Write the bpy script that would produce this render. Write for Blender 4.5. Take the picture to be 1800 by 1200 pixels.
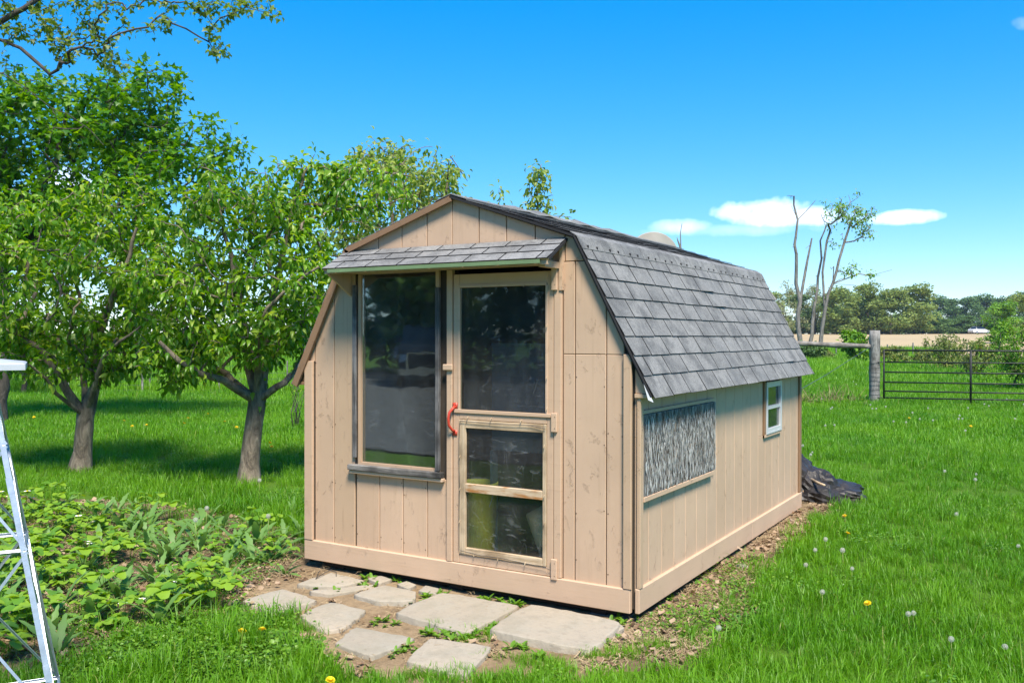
import bpy, bmesh, math, random
import numpy as np
from mathutils import Vector, Matrix, noise as mnoise

R = math.radians
for o in list(bpy.data.objects): bpy.data.objects.remove(o)
sc = bpy.context.scene
COL = sc.collection

# ------------------------------------------------------------------ camera
CAM = np.array([2.01128, -4.67668, 1.53666])
PITCH, YAW, ROLL, FPX = 0.0062, -0.541, 0.0012, 1602.0
FW = np.array([math.sin(YAW)*math.cos(PITCH), math.cos(YAW)*math.cos(PITCH), -math.sin(PITCH)])
RT = np.array([math.cos(YAW), -math.sin(YAW), 0.0]); UP = np.cross(RT, FW)
RT, UP = RT*math.cos(ROLL)+UP*math.sin(ROLL), UP*math.cos(ROLL)-RT*math.sin(ROLL)
cd = bpy.data.cameras.new('camera'); cam = bpy.data.objects.new('camera', cd); COL.objects.link(cam)
cd.sensor_width = 36; cd.lens = FPX/1800*36; cd.clip_start = 0.05; cd.clip_end = 8000
M = Matrix((RT, UP, -FW)).transposed().to_4x4(); M.translation = Vector(CAM); cam.matrix_world = M
sc.camera = cam
sc.render.resolution_x, sc.render.resolution_y = 1024, 682

# ------------------------------------------------------------------ sky, sun, exposure
SUN_EL = 57.0
_h = np.array([0.70, -0.714]); _h /= np.linalg.norm(_h)
SUN = Vector((_h[0]*math.cos(R(SUN_EL)), _h[1]*math.cos(R(SUN_EL)), math.sin(R(SUN_EL))))
w = bpy.data.worlds.new('World'); sc.world = w; w.use_nodes = True
w.cycles.sampling_method = 'MANUAL'; w.cycles.sample_map_resolution = 256
nt = w.node_tree; nt.nodes.clear()
def N(nt, t, **kw):
    n = nt.nodes.new(t)
    for k, v in kw.items():
        if k == 'inp':
            for kk, vv in v.items(): n.inputs[kk].default_value = vv
        else: setattr(n, k, v)
    return n
def L(nt, a, b): nt.links.new(a, b)
sky = N(nt, 'ShaderNodeTexSky', sky_type='NISHITA', sun_disc=False, sun_elevation=R(SUN_EL),
        sun_rotation=math.atan2(SUN.x, SUN.y), altitude=0, air_density=1.0, dust_density=0.0, ozone_density=4.0)
hsv = N(nt, 'ShaderNodeHueSaturation', inp={'Saturation': 1.6, 'Value': 0.69, 'Hue': 0.499})
skm = N(nt, 'ShaderNodeMix', data_type='RGBA', blend_type='MULTIPLY'); skm.inputs[0].default_value = 1.0; skm.inputs[7].default_value = (.92, 1.0, 1.13, 1)
gam = N(nt, 'ShaderNodeGamma', inp={'Gamma': 0.66}); L(nt, sky.outputs[0], gam.inputs[0]); L(nt, gam.outputs[0], skm.inputs[6]); L(nt, skm.outputs[2], hsv.inputs['Color'])
bg = N(nt, 'ShaderNodeBackground', inp={'Strength': 0.15})
out = N(nt, 'ShaderNodeOutputWorld')
# clouds: low cumulus, soft flat-bottomed puffs in the direction sphere
tc = N(nt, 'ShaderNodeTexCoord')
sep = N(nt, 'ShaderNodeSeparateXYZ'); L(nt, tc.outputs['Generated'], sep.inputs[0])
def MATH(op, a, b=None, c=None, clamp=False):
    n = N(nt, 'ShaderNodeMath', operation=op, use_clamp=clamp)
    for i, v in enumerate((a, b, c)):
        if v is None: continue
        if isinstance(v, (int, float)): n.inputs[i].default_value = v
        else: L(nt, v, n.inputs[i])
    return n.outputs[0]
azm = MATH('ARCTAN2', sep.outputs[0], sep.outputs[1]); elv = MATH('ARCSINE', sep.outputs[2])
nz = N(nt, 'ShaderNodeTexNoise', inp={'Scale': 20.0, 'Detail': 7.0, 'Roughness': 0.55}); L(nt, tc.outputs['Generated'], nz.inputs['Vector'])
nzb = N(nt, 'ShaderNodeTexNoise', inp={'Scale': 48.0, 'Detail': 4.0, 'Roughness': 0.5}); L(nt, tc.outputs['Generated'], nzb.inputs['Vector'])
def px_dir(x, y):
    d = FW + RT*(x-900)/FPX - UP*(y-600)/FPX; d = d/np.linalg.norm(d)
    return math.atan2(d[0], d[1]), math.asin(d[2])
CLOUDS = [(1335, 372, 85, 26, 1.0), (1410, 383, 110, 19, 0.85), (1590, 382, 62, 13, 0.8), (1200, 400, 60, 15, 0.4), (1310, 404, 190, 12, 0.2), (1800, 40, 34, 14, 0.3),
          (110, 335, 70, 40, 0.7), (2150, 390, 160, 40, .9), (-900, 330, 240, 60, .8)]
cxy = N(nt, 'ShaderNodeCombineXYZ'); L(nt, azm, cxy.inputs[0]); L(nt, elv, cxy.inputs[1])
pert = MATH('ADD', MATH('MULTIPLY', MATH('SUBTRACT', nz.outputs[0], 0.5), 2.9), MATH('MULTIPLY', MATH('SUBTRACT', nzb.outputs[0], 0.5), 0.9))
cl_tot = None
for (x, y, rx, ry, s) in CLOUDS:
    a0, e0 = px_dir(x, y); a1, _ = px_dir(x+rx, y); ra = abs(a1-a0); re = ry/FPX
    mp = N(nt, 'ShaderNodeVectorMath', operation='SUBTRACT'); L(nt, cxy.outputs[0], mp.inputs[0]); mp.inputs[1].default_value = (a0, e0, 0)
    ms = N(nt, 'ShaderNodeVectorMath', operation='MULTIPLY'); L(nt, mp.outputs[0], ms.inputs[0]); ms.inputs[1].default_value = (1/ra, 1/re, 0)
    ln = N(nt, 'ShaderNodeVectorMath', operation='DOT_PRODUCT'); L(nt, ms.outputs[0], ln.inputs[0]); L(nt, ms.outputs[0], ln.inputs[1])
    v = MATH('MULTIPLY', MATH('MULTIPLY', MATH('ADD', MATH('SUBTRACT', 0.95, ln.outputs['Value']), pert), 0.72, clamp=True), s)
    cl_tot = v if cl_tot is None else MATH('MAXIMUM', cl_tot, v)
cmix = N(nt, 'ShaderNodeMix', data_type='RGBA'); L(nt, cl_tot, cmix.inputs[0])
L(nt, hsv.outputs[0], cmix.inputs[6]); cmix.inputs[7].default_value = (4.6, 4.75, 4.95, 1)
L(nt, cmix.outputs[2], bg.inputs[0]); L(nt, bg.outputs[0], out.inputs[0])
sl = bpy.data.lights.new('sun', 'SUN'); sl.energy = 2.5; sl.angle = R(15); sl.color = (1.0, 0.92, 0.79)
so = bpy.data.objects.new('sun', sl); COL.objects.link(so); so.rotation_euler = SUN.to_track_quat('Z', 'Y').to_euler(); so.location = (5, -8, 20)
sc.view_settings.view_transform = 'Standard'; sc.view_settings.look = 'None'
sc.view_settings.exposure = 1.76; sc.view_settings.gamma = 1.0; sc.view_settings.use_curve_mapping = False
sc.cycles.use_denoising = True
sc.cycles.max_bounces = 8; sc.cycles.diffuse_bounces = 3; sc.cycles.transparent_max_bounces = 12; sc.cycles.caustics_reflective = False; sc.cycles.caustics_refractive = False

# ------------------------------------------------------------------ helpers
def ray(x, y): return FW + RT*(x-900)/FPX - UP*(y-600)/FPX
def PX(x, y, depth): return CAM + depth*ray(x, y)
def on_z(x, y, z=-0.06):
    d = ray(x, y); return CAM + d*((z-CAM[2])/d[2])
def smooth(a, b, x):
    t = np.clip((np.asarray(x, float)-a)/(b-a), 0, 1); return t*t*(3-2*t)
def vnoise(x, y, seed=0):
    x = np.asarray(x, float); y = np.asarray(y, float)
    xi = np.floor(x).astype(np.int64); yi = np.floor(y).astype(np.int64); xf = x-xi; yf = y-yi
    def h(a, b):
        n = (a*374761393 + b*668265263 + seed*974711) & 0xffffffff
        n = ((n ^ (n >> 13))*1274126177) & 0xffffffff
        return ((n ^ (n >> 16)) & 0xffff)/65535.0
    u = xf*xf*(3-2*xf); v = yf*yf*(3-2*yf)
    return (h(xi, yi)*(1-u)+h(xi+1, yi)*u)*(1-v) + (h(xi, yi+1)*(1-u)+h(xi+1, yi+1)*u)*v
def fbm(x, y, seed=0, o=4):
    s = 0; a = .5
    for i in range(o): s = s + a*vnoise(np.asarray(x)*2**i, np.asarray(y)*2**i, seed+i*17); a *= .5
    return s
def ground(x, y):
    x = np.asarray(x, float); y = np.asarray(y, float)
    r = np.hypot(x-CAM[0], y-CAM[1])
    z = -0.065 + 0.055*smooth(0.3, 4.5, y)*smooth(-1.6, -0.2, x)*(1-smooth(6, 12, y))
    z = z + 0.05*(vnoise(x*.35, y*.35, 5)-.5)*smooth(5.5, 9, r) + 0.014*(vnoise(x*1.3, y*1.3, 6)-.5)
    z = z + 2.05*smooth(85, 225, r) + 0.3*smooth(300, 2500, r)
    return z
def empty(name, loc=(0, 0, 0), rz=0.0, scale=1.0):
    e = bpy.data.objects.new(name, None); COL.objects.link(e); e.location = Vector(loc); e.rotation_euler = (0, 0, rz)
    e.scale = (scale,)*3; e.empty_display_size = 0.1
    return e
def tag(o, label=None, cat=None, group=None, kind=None):
    if label: o['label'] = label
    if cat: o['category'] = cat
    if group: o['group'] = group
    if kind: o['kind'] = kind
    return o
def link(o, parent=None, keep=True):
    COL.objects.link(o)
    if parent is not None:
        o.parent = parent
        if keep and parent.parent is None and parent.type == 'EMPTY': o.matrix_parent_inverse = Matrix.Translation(-Vector(parent.location))
    return o
def mesh(name, V, F, mat=None, smoothf=False):
    m = bpy.data.meshes.new(name); m.from_pydata([tuple(v) for v in V], [], [tuple(f) for f in F])
    if mat:
        for mm in (mat if isinstance(mat, (list, tuple)) else [mat]): m.materials.append(mm)
    if smoothf: m.polygons.foreach_set('use_smooth', [True]*len(m.polygons))
    m.update(); return m
def fastmesh(name, V, faces, mat=None, smoothf=True, matidx=None):
    """V (n,3); faces: list of int arrays (k,3) / (k,4)"""
    m = bpy.data.meshes.new(name); V = np.asarray(V, np.float32)
    m.vertices.add(len(V)); m.vertices.foreach_set('co', V.ravel())
    idx = np.concatenate([f.ravel() for f in faces]).astype(np.int32)
    cnt = np.concatenate([np.full(len(f), f.shape[1]) for f in faces]).astype(np.int32)
    st = np.concatenate([[0], np.cumsum(cnt)[:-1]]).astype(np.int32)
    m.loops.add(len(idx)); m.loops.foreach_set('vertex_index', idx)
    m.polygons.add(len(cnt)); m.polygons.foreach_set('loop_start', st); m.polygons.foreach_set('loop_total', cnt)
    if smoothf: m.polygons.foreach_set('use_smooth', np.ones(len(cnt), bool))
    if mat:
        for mm in (mat if isinstance(mat, (list, tuple)) else [mat]): m.materials.append(mm)
    if matidx is not None: m.polygons.foreach_set('material_index', np.asarray(matidx, np.int32))
    m.update(calc_edges=True); m.validate(); return m
def obj(name, V, F, mat, parent=None, smoothf=False, keep=True):
    return link(bpy.data.objects.new(name, mesh(name, V, F, mat, smoothf)), parent, keep)
def obj_m(name, m, parent=None, keep=True): return link(bpy.data.objects.new(name, m), parent, keep)
def bm_obj(name, bm, mat, parent=None, smoothf=False, keep=True):
    m = bpy.data.meshes.new(name); bm.to_mesh(m); bm.free()
    for mm in (mat if isinstance(mat, (list, tuple)) else [mat]): m.materials.append(mm)
    if smoothf: m.polygons.foreach_set('use_smooth', [True]*len(m.polygons))
    return link(bpy.data.objects.new(name, m), parent, keep)
def box_vf(x0, x1, y0, y1, z0, z1, c=0.0):
    V = [(x, y, z) for x in (x0, x1) for y in (y0, y1) for z in (z0, z1)]
    F = [(0, 1, 3, 2), (4, 6, 7, 5), (0, 4, 5, 1), (2, 3, 7, 6), (0, 2, 6, 4), (1, 5, 7, 3)]
    return V, F
def box(name, x0, x1, y0, y1, z0, z1, mat, parent=None, bev=0.003, keep=True):
    V, F = box_vf(x0, x1, y0, y1, z0, z1)
    bm = bmesh.new(); vs = [bm.verts.new(v) for v in V]
    for f in F: bm.faces.new([vs[i] for i in f])
    if bev: bmesh.ops.bevel(bm, geom=bm.edges[:], offset=min(bev, (x1-x0)*.3, (y1-y0)*.3, (z1-z0)*.3), segments=1, affect='EDGES')
    bmesh.ops.recalc_face_normals(bm, faces=bm.faces[:])
    return bm_obj(name, bm, mat, parent, keep=keep)
def tube(path, rad, n=6, cap=True):
    """tube along a path; rad scalar or list -> V, quads, tris"""
    P = np.asarray(path, float); k = len(P); rad = np.full(k, rad) if np.isscalar(rad) else np.asarray(rad, float)
    T = np.gradient(P, axis=0); T /= np.linalg.norm(T, axis=1)[:, None]+1e-9
    u = np.cross(T[0], [0.3, 0.2, 1.0]); 
    if np.linalg.norm(u) < 1e-3: u = np.cross(T[0], [1, 0, 0])
    a = np.linspace(0, 2*math.pi, n, endpoint=False); V = []
    for i in range(k):
        u = u - T[i]*(u@T[i]); u /= np.linalg.norm(u)+1e-9; v = np.cross(T[i], u)
        V.append(P[i] + rad[i]*(np.cos(a)[:, None]*u + np.sin(a)[:, None]*v))
    V = np.concatenate(V); Q = []
    for i in range(k-1):
        for j in range(n): Q.append((i*n+j, i*n+(j+1) % n, (i+1)*n+(j+1) % n, (i+1)*n+j))
    F = Q
    if cap: F = Q+[tuple(range(n))[::-1], tuple(range((k-1)*n, k*n))]
    return V, F
def join(parts):
    V = []; F = []; o = 0
    for v, f in parts:
        V += [tuple(p) for p in v]; F += [tuple(i+o for i in q) for q in f]; o += len(v)
    return V, F
def clip_half(poly, a, b, c):   # keep a*x+b*y<=c
    out = []
    for i in range(len(poly)):
        p, q = poly[i], poly[(i+1) % len(poly)]
        dp = a*p[0]+b*p[1]-c; dq = a*q[0]+b*q[1]-c
        if dp <= 0: out.append(p)
        if dp*dq < 0:
            t = dp/(dp-dq); out.append((p[0]+t*(q[0]-p[0]), p[1]+t*(q[1]-p[1])))
    return out
def inset(poly, d):
    n = len(poly); res = list(poly)
    for i in range(n):
        p, q = poly[i], poly[(i+1) % n]; ex, ey = q[0]-p[0], q[1]-p[1]; l = math.hypot(ex, ey)
        if l < 1e-6: continue
        nx, ny = ey/l, -ex/l   # outward for ccw
        res = clip_half(res, nx, ny, nx*p[0]+ny*p[1]-d)
        if len(res) < 3: return None
    return res
def clean(poly):
    out = []
    for p in poly:
        if not out or math.hypot(p[0]-out[-1][0], p[1]-out[-1][1]) > 1e-4: out.append(p)
    if len(out) > 1 and math.hypot(out[0][0]-out[-1][0], out[0][1]-out[-1][1]) < 1e-4: out.pop()
    return out

# ------------------------------------------------------------------ materials
def newmat(name):
    m = bpy.data.materials.new(name); m.use_nodes = True; t = m.node_tree; t.nodes.clear()
    o = N(t, 'ShaderNodeOutputMaterial'); b = N(t, 'ShaderNodeBsdfPrincipled'); L(t, b.outputs[0], o.inputs[0])
    return m, t, b, o
def ramp(t, fac, stops):
    r = N(t, 'ShaderNodeValToRGB'); e = r.color_ramp.elements
    while len(e) < len(stops): e.new(0.5)
    for i, (p, c) in enumerate(stops): e[i].position = p; e[i].color = (*c, 1) if len(c) == 3 else c
    L(t, fac, r.inputs[0]); return r.outputs[0]
def noise(t, scale, detail=4, rough=.55, stretch=None, coord='Object', dist=0.0):
    tc = N(t, 'ShaderNodeTexCoord'); src = tc.outputs[coord]
    if stretch:
        mp = N(t, 'ShaderNodeMapping'); mp.inputs['Scale'].default_value = stretch; L(t, src, mp.inputs[0]); src = mp.outputs[0]
    n = N(t, 'ShaderNodeTexNoise', inp={'Scale': scale, 'Detail': detail, 'Roughness': rough, 'Distortion': dist}); L(t, src, n.inputs['Vector'])
    return n.outputs[0]
def mixc(t, fac, a, b, mode='MIX'):
    m = N(t, 'ShaderNodeMix', data_type='RGBA', blend_type=mode)
    if isinstance(fac, (int, float)): m.inputs[0].default_value = fac
    else: L(t, fac, m.inputs[0])
    for i, v in ((6, a), (7, b)):
        if isinstance(v, (tuple, list)): m.inputs[i].default_value = (*v[:3], 1)
        else: L(t, v, m.inputs[i])
    return m.outputs[2]
def mth(t, op, a, b=None, clamp=False):
    n = N(t, 'ShaderNodeMath', operation=op, use_clamp=clamp)
    for i, v in enumerate((a, b)):
        if v is None: continue
        if isinstance(v, (int, float)): n.inputs[i].default_value = v
        else: L(t, v, n.inputs[i])
    return n.outputs[0]
def bump(t, h, b, strength=.3, dist=.01, prev=None):
    n = N(t, 'ShaderNodeBump', inp={'Strength': strength, 'Distance': dist}); L(t, h, n.inputs['Height'])
    if prev: L(t, prev, n.inputs['Normal'])
    if b: L(t, n.outputs[0], b.inputs['Normal'])
    return n.outputs[0]
def simple(name, c, rough=.6, metal=0, var=.12, sc_=20, bmp=.15, spec=.4):
    m, t, b, o = newmat(name); n = noise(t, sc_)
    L(t, ramp(t, n, [(.25, [v*(1-var) for v in c]), (.75, [min(1, v*(1+var)) for v in c])]), b.inputs['Base Color'])
    b.inputs['Roughness'].default_value = rough; b.inputs['Metallic'].default_value = metal; b.inputs['Specular IOR Level'].default_value = spec
    if bmp: bump(t, noise(t, sc_*6), b, bmp, .004)
    return m
def paint_mat(name, c, peel=.5, vertical=True, dirt=.25):
    """old exterior paint on wood: grain under the film, hairline cracks, curled flakes, grime"""
    m, t, b, o = newmat(name)
    st = (34, 34, 1.6) if vertical else (2.2, 2.2, 40)
    grain = noise(t, 1.0, 6, .65, st); big = noise(t, 1.7, 4, .6); mid = noise(t, 9, 5, .6)
    oi = N(t, 'ShaderNodeObjectInfo')
    col = mixc(t, ramp(t, big, [(.3, (0, 0, 0)), (.7, (1, 1, 1))]), [v*.90 for v in c], [min(1, v*1.07) for v in c])
    col = mixc(t, mth(t, 'MULTIPLY', oi.outputs['Random'], .42), col, [c[0]*.86, c[1]*.82, c[2]*.76])
    col = mixc(t, mth(t, 'MULTIPLY', ramp(t, grain, [(.56, (0, 0, 0)), (.74, (1, 1, 1))]), dirt), col, (c[0]*.50, c[1]*.45, c[2]*.38))
    col = mixc(t, mth(t, 'MULTIPLY', ramp(t, mid, [(.60, (0, 0, 0)), (.75, (1, 1, 1))]), .10), col, (c[0]*.66, c[1]*.62, c[2]*.56))
    # flakes: ridges where the film has lifted
    fl = noise(t, 11, 7, .7, (1.5, 1.5, 1.0), dist=.5)
    edge = ramp(t, fl, [(.60, (0, 0, 0)), (.615, (1, 1, 1)), (.635, (.4, .4, .4)), (.66, (0, 0, 0))])
    area = ramp(t, noise(t, 2.3, 3, .5), [(.43, (0, 0, 0)), (.56, (1, 1, 1))])
    em = mth(t, 'MULTIPLY', edge, area)
    em = mth(t, 'MULTIPLY', em, peel)
    bare = mth(t, 'MULTIPLY', ramp(t, fl, [(.655, (0, 0, 0)), (.67, (1, 1, 1))]), mth(t, 'MULTIPLY', area, peel))
    col = mixc(t, mth(t, 'MULTIPLY', bare, .6), col, (c[0]*.70, c[1]*.66, c[2]*.62))
    col = mixc(t, mth(t, 'MULTIPLY', em, .32), col, (c[0]*.42, c[1]*.36, c[2]*.30))
    L(t, col, b.inputs['Base Color']); b.inputs['Roughness'].default_value = .62; b.inputs['Specular IOR Level'].default_value = .35
    h = mth(t, 'ADD', mth(t, 'MULTIPLY', grain, .34), mth(t, 'MULTIPLY', em, 2.0))
    h = mth(t, 'SUBTRACT', h, mth(t, 'MULTIPLY', bare, .5))
    bump(t, h, b, .42, .007)
    return m
PAINT = (0.555, 0.385, 0.262)
MP = paint_mat('beige_paint', PAINT, 1.0)
MPH = paint_mat('beige_paint_board', (0.57, 0.398, 0.272), .5, vertical=False)
MPD = paint_mat('beige_paint_soiled', (0.515, 0.36, 0.238), .8, dirt=.5)
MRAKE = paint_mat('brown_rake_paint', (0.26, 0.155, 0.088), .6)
def shingle_mat():
    m, t, b, o = newmat('asphalt_shingle')
    oi = N(t, 'ShaderNodeObjectInfo')
    g = noise(t, 420, 2, .7); p = noise(t, 6.5, 5, .62); s = noise(t, 1.5, 4, .6); st = noise(t, 5, 4, .6, (1.0, 6.0, .35))
    base = mixc(t, oi.outputs['Random'], (.185, .178, .167), (.255, .245, .23))
    base = mixc(t, mth(t, 'MULTIPLY', ramp(t, p, [(.44, (0, 0, 0)), (.62, (1, 1, 1))]), .72), base, (.045, .044, .043))
    base = mixc(t, mth(t, 'MULTIPLY', ramp(t, noise(t, 55, 3, .7), [(.45, (0, 0, 0)), (.65, (1, 1, 1))]), .5), base, (.06, .059, .057))
    base = mixc(t, mth(t, 'MULTIPLY', ramp(t, s, [(.5, (0, 0, 0)), (.75, (1, 1, 1))]), .35), base, (.27, .275, .28))
    base = mixc(t, mth(t, 'MULTIPLY', ramp(t, st, [(.56, (0, 0, 0)), (.74, (1, 1, 1))]), .5), base, (.05, .05, .052))
    base = mixc(t, mth(t, 'MULTIPLY', ramp(t, g, [(.46, (0, 0, 0)), (.6, (1, 1, 1))]), .45), base, (.34, .345, .35))
    base = mixc(t, mth(t, 'MULTIPLY', ramp(t, g, [(.36, (1, 1, 1)), (.46, (0, 0, 0))]), .5), base, (.02, .02, .022))
    L(t, base, b.inputs['Base Color']); b.inputs['Roughness'].default_value = .85; b.inputs['Specular IOR Level'].default_value = .3
    bump(t, g, b, .5, .003)
    return m
MSH = shingle_mat()
MTAR = simple('roof_felt', (.018, .018, .02), .9, bmp=0)
MGREEN = simple('green_drip_edge', (.16, .24, .115), .5, sc_=9)
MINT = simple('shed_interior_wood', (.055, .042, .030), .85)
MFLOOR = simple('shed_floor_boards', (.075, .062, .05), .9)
def weather_wood(name, c1=(.09, .082, .075), c2=(.36, .34, .32), vertical=True, hor=None):
    m, t, b, o = newmat(name); st = hor or ((60, 60, 2.5) if vertical else (3, 60, 60))
    g = noise(t, 1.0, 7, .7, st, dist=.6); k = noise(t, 6, 4)
    L(t, mixc(t, ramp(t, k, [(.4, (0, 0, 0)), (.7, (1, 1, 1))]), ramp(t, g, [(.35, c1), (.62, c2)]), ramp(t, g, [(.4, [v*.5 for v in c1]), (.7, c1)])), b.inputs['Base Color'])
    b.inputs['Roughness'].default_value = .85; bump(t, g, b, .6, .006); return m
MGREY = weather_wood('weathered_grey_wood', (.035, .033, .032), (.22, .21, .205)); MGREYH = weather_wood('weathered_grey_sill', (.05, .045, .04), (.30, .275, .25), hor=(3, 45, 45))
MBARE = weather_wood('bare_pine', (.42, .30, .18), (.62, .48, .32)); MBAREH = weather_wood('bare_pine_rail', (.40, .27, .15), (.62, .48, .32), hor=(3, 40, 60))
MPOST = weather_wood('fence_post_wood', (.10, .092, .085), (.34, .325, .30)); MRAIL = weather_wood('fence_rail_wood', (.12, .105, .09), (.36, .33, .29), hor=(4, 4, 60))
def stain_mat():
    m, t, b, o = newmat('stained_crossbar'); g = noise(t, 1, 6, .7, (5, 60, 60), dist=1.0); s = noise(t, 1, 4, .6, (7, 7, 30))
    L(t, mixc(t, ramp(t, s, [(.5, (0, 0, 0)), (.66, (1, 1, 1))]), ramp(t, g, [(.35, (.40, .29, .18)), (.6, (.60, .46, .31))]), (.36, .15, .035)), b.inputs['Base Color'])
    b.inputs['Roughness'].default_value = .7; return m
MSTAIN = stain_mat()
def glass_mat(name, dust=.06, scratch=0.0, tint=(.86, .92, .9), gl=1.0):
    m, t, b, o = newmat(name); t.nodes.remove(b)
    tr = N(t, 'ShaderNodeBsdfTransparent'); tr.inputs[0].default_value = (*tint, 1)
    gs = N(t, 'ShaderNodeBsdfGlossy', inp={'Roughness': .02}); gs.inputs[0].default_value = (.95, .97, 1, 1)
    df = N(t, 'ShaderNodeBsdfDiffuse'); df.inputs[0].default_value = (.5, .5, .5, 1)
    fr = N(t, 'ShaderNodeFresnel', inp={'IOR': 1.62})
    bp = N(t, 'ShaderNodeBump', inp={'Strength': .06, 'Distance': .01}); L(t, noise(t, 3.2, 2), bp.inputs['Height'])
    L(t, bp.outputs[0], gs.inputs['Normal'])
    m1 = N(t, 'ShaderNodeMixShader'); L(t, mth(t, 'MULTIPLY', fr.outputs[0], gl, True), m1.inputs[0]); L(t, tr.outputs[0], m1.inputs[1]); L(t, gs.outputs[0], m1.inputs[2])
    d = ramp(t, noise(t, 4.5, 6, .65, (1.5, 1, .5)), [(.35, (0.25,)*3), (.75, (1, 1, 1))])
    d = mth(t, 'MULTIPLY', d, dust)
    if scratch:
        for (s, st, w_, k) in ((3.0, (.7, 1, 4.2), .0075, .9), (4.0, (3.5, 1, 1.0), .006, .6), (2.2, (1, 1, 1), .004, .8), (7, (.5, 1, 5), .012, .5)):
            n = noise(t, s, 1.5, .4, st, dist=.25)
            v = mth(t, 'LESS_THAN', mth(t, 'ABSOLUTE', mth(t, 'SUBTRACT', n, .5)), w_)
            gate = ramp(t, noise(t, s*3.1, 2), [(.5, (0, 0, 0)), (.62, (1, 1, 1))])
            d = mth(t, 'ADD', d, mth(t, 'MULTIPLY', mth(t, 'MULTIPLY', v, gate), scratch*k), True)
    m2 = N(t, 'ShaderNodeMixShader'); L(t, d, m2.inputs[0]); L(t, m1.outputs[0], m2.inputs[1]); L(t, df.outputs[0], m2.inputs[2])
    L(t, m2.outputs[0], o.inputs[0]); return m
MGL = glass_mat('dusty_window_glass', .045, .06, gl=.75); MGLD = glass_mat('door_glass', .055, .07, gl=.5); MPLX = glass_mat('scratched_plastic_sheet', .05, .11, (.9, .92, .88), gl=.35); MGLS = glass_mat('side_window_glass', .05, 0, (.5, .6, .55), .9)
MRED = simple('red_enamel', (.50, .055, .03), .4, sc_=60, bmp=.1)
MVINYL = simple('white_vinyl', (.55, .56, .575), .35, bmp=0, var=.04)
MSTEEL = simple('galvanised_steel', (.52, .55, .60), .42, .75, sc_=30, var=.18)
MPLATE = simple('white_painted_steel', (.50, .52, .55), .45, .2, sc_=12, var=.1)
MBLACK = simple('black_gate_steel', (.022, .024, .022), .55, .3, sc_=14, var=.4)
MCONC = simple('concrete_block', (.16, .145, .125), .9, sc_=25, var=.3)
MJOIST = simple('dark_joist', (.035, .028, .022), .9)
MNAIL = simple('rusty_nail', (.14, .08, .05), .6, .5, bmp=0)
MWIRE = simple('fence_wire', (.10, .10, .10), .5, .6, bmp=0)
MTAN = simple('tan_cone_plastic', (.5, .42, .30), .6, bmp=0); MBUCK = simple('olive_yellow_bucket', (.60, .55, .09), .5, bmp=0, var=.1); MBLUE = simple('dark_blue_panel', (.03, .06, .10), .6, bmp=0, var=.2)
MDISH = simple('tan_satellite_dish', (.33, .30, .255), .6, .1, sc_=6)
MSTICK = simple('dead_stick', (.36, .23, .13), .8, sc_=30, var=.3); MSTICK2 = simple('orange_stick', (.55, .26, .11), .7, sc_=30, var=.2)
def tarp_mat():
    m, t, b, o = newmat('black_tarp'); n = noise(t, 7, 5); L(t, ramp(t, n, [(.3, (.012, .010, .009)), (.7, (.040, .033, .030))]), b.inputs['Base Color'])
    b.inputs['Roughness'].default_value = .5; b.inputs['Specular IOR Level'].default_value = .4; bump(t, noise(t, 11, 3, .5, dist=1.5), b, .4, .03); return m
MTARP = tarp_mat()
def leaf_mat(name, c1, c2, c3=None, trans=.32, rough=.42):
    m, t, b, o = newmat(name); g = N(t, 'ShaderNodeNewGeometry')
    stops = [(0, c1), (.55, c2)] + ([(1, c3)] if c3 else [])
    col = ramp(t, g.outputs['Random Per Island'], stops)
    L(t, col, b.inputs['Base Color']); b.inputs['Roughness'].default_value = rough; b.inputs['Specular IOR Level'].default_value = .45
    tl = N(t, 'ShaderNodeBsdfTranslucent'); hs = N(t, 'ShaderNodeHueSaturation', inp={'Saturation': 1.1, 'Value': 1.5, 'Hue': .485}); L(t, col, hs.inputs['Color']); L(t, hs.outputs[0], tl.inputs[0])
    mx = N(t, 'ShaderNodeMixShader', inp={0: trans}); L(t, b.outputs[0], mx.inputs[1]); L(t, tl.outputs[0], mx.inputs[2]); L(t, mx.outputs[0], o.inputs[0])
    return m
def grass_mat(name, c1, c2, c3, trans=.3):
    m, t, b, o = newmat(name); g = N(t, 'ShaderNodeNewGeometry'); oi = N(t, 'ShaderNodeObjectInfo')
    n1 = noise(t, .55, 3, .5, coord='Object')
    gp = N(t, 'ShaderNodeTexNoise', inp={'Scale': .6, 'Detail': 3.0}); L(t, oi.outputs['Location'], gp.inputs['Vector'])
    col = ramp(t, g.outputs['Random Per Island'], [(0, c1), (.9, c2), (.955, c2), (.965, (.34, .30, .10)), (1, (.40, .34, .13))])
    col = mixc(t, mth(t, 'MULTIPLY', ramp(t, gp.outputs[0], [(.38, (0, 0, 0)), (.66, (1, 1, 1))]), .75), col, c3)
    col = mixc(t, mth(t, 'MULTIPLY', oi.outputs['Random'], .25), col, [v*.6 for v in c1])
    L(t, col, b.inputs['Base Color']); b.inputs['Roughness'].default_value = .45; b.inputs['Specular IOR Level'].default_value = .35
    tl = N(t, 'ShaderNodeBsdfTranslucent'); hs = N(t, 'ShaderNodeHueSaturation', inp={'Saturation': 1.1, 'Value': 1.4, 'Hue': .49}); L(t, col, hs.inputs['Color']); L(t, hs.outputs[0], tl.inputs[0])
    mx = N(t, 'ShaderNodeMixShader', inp={0: trans}); L(t, b.outputs[0], mx.inputs[1]); L(t, tl.outputs[0], mx.inputs[2]); L(t, mx.outputs[0], o.inputs[0])
    return m
MGRASS = grass_mat('lawn_grass', (.06, .19, .006), (.135, .35, .010), (.20, .41, .016), trans=.38)
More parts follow.
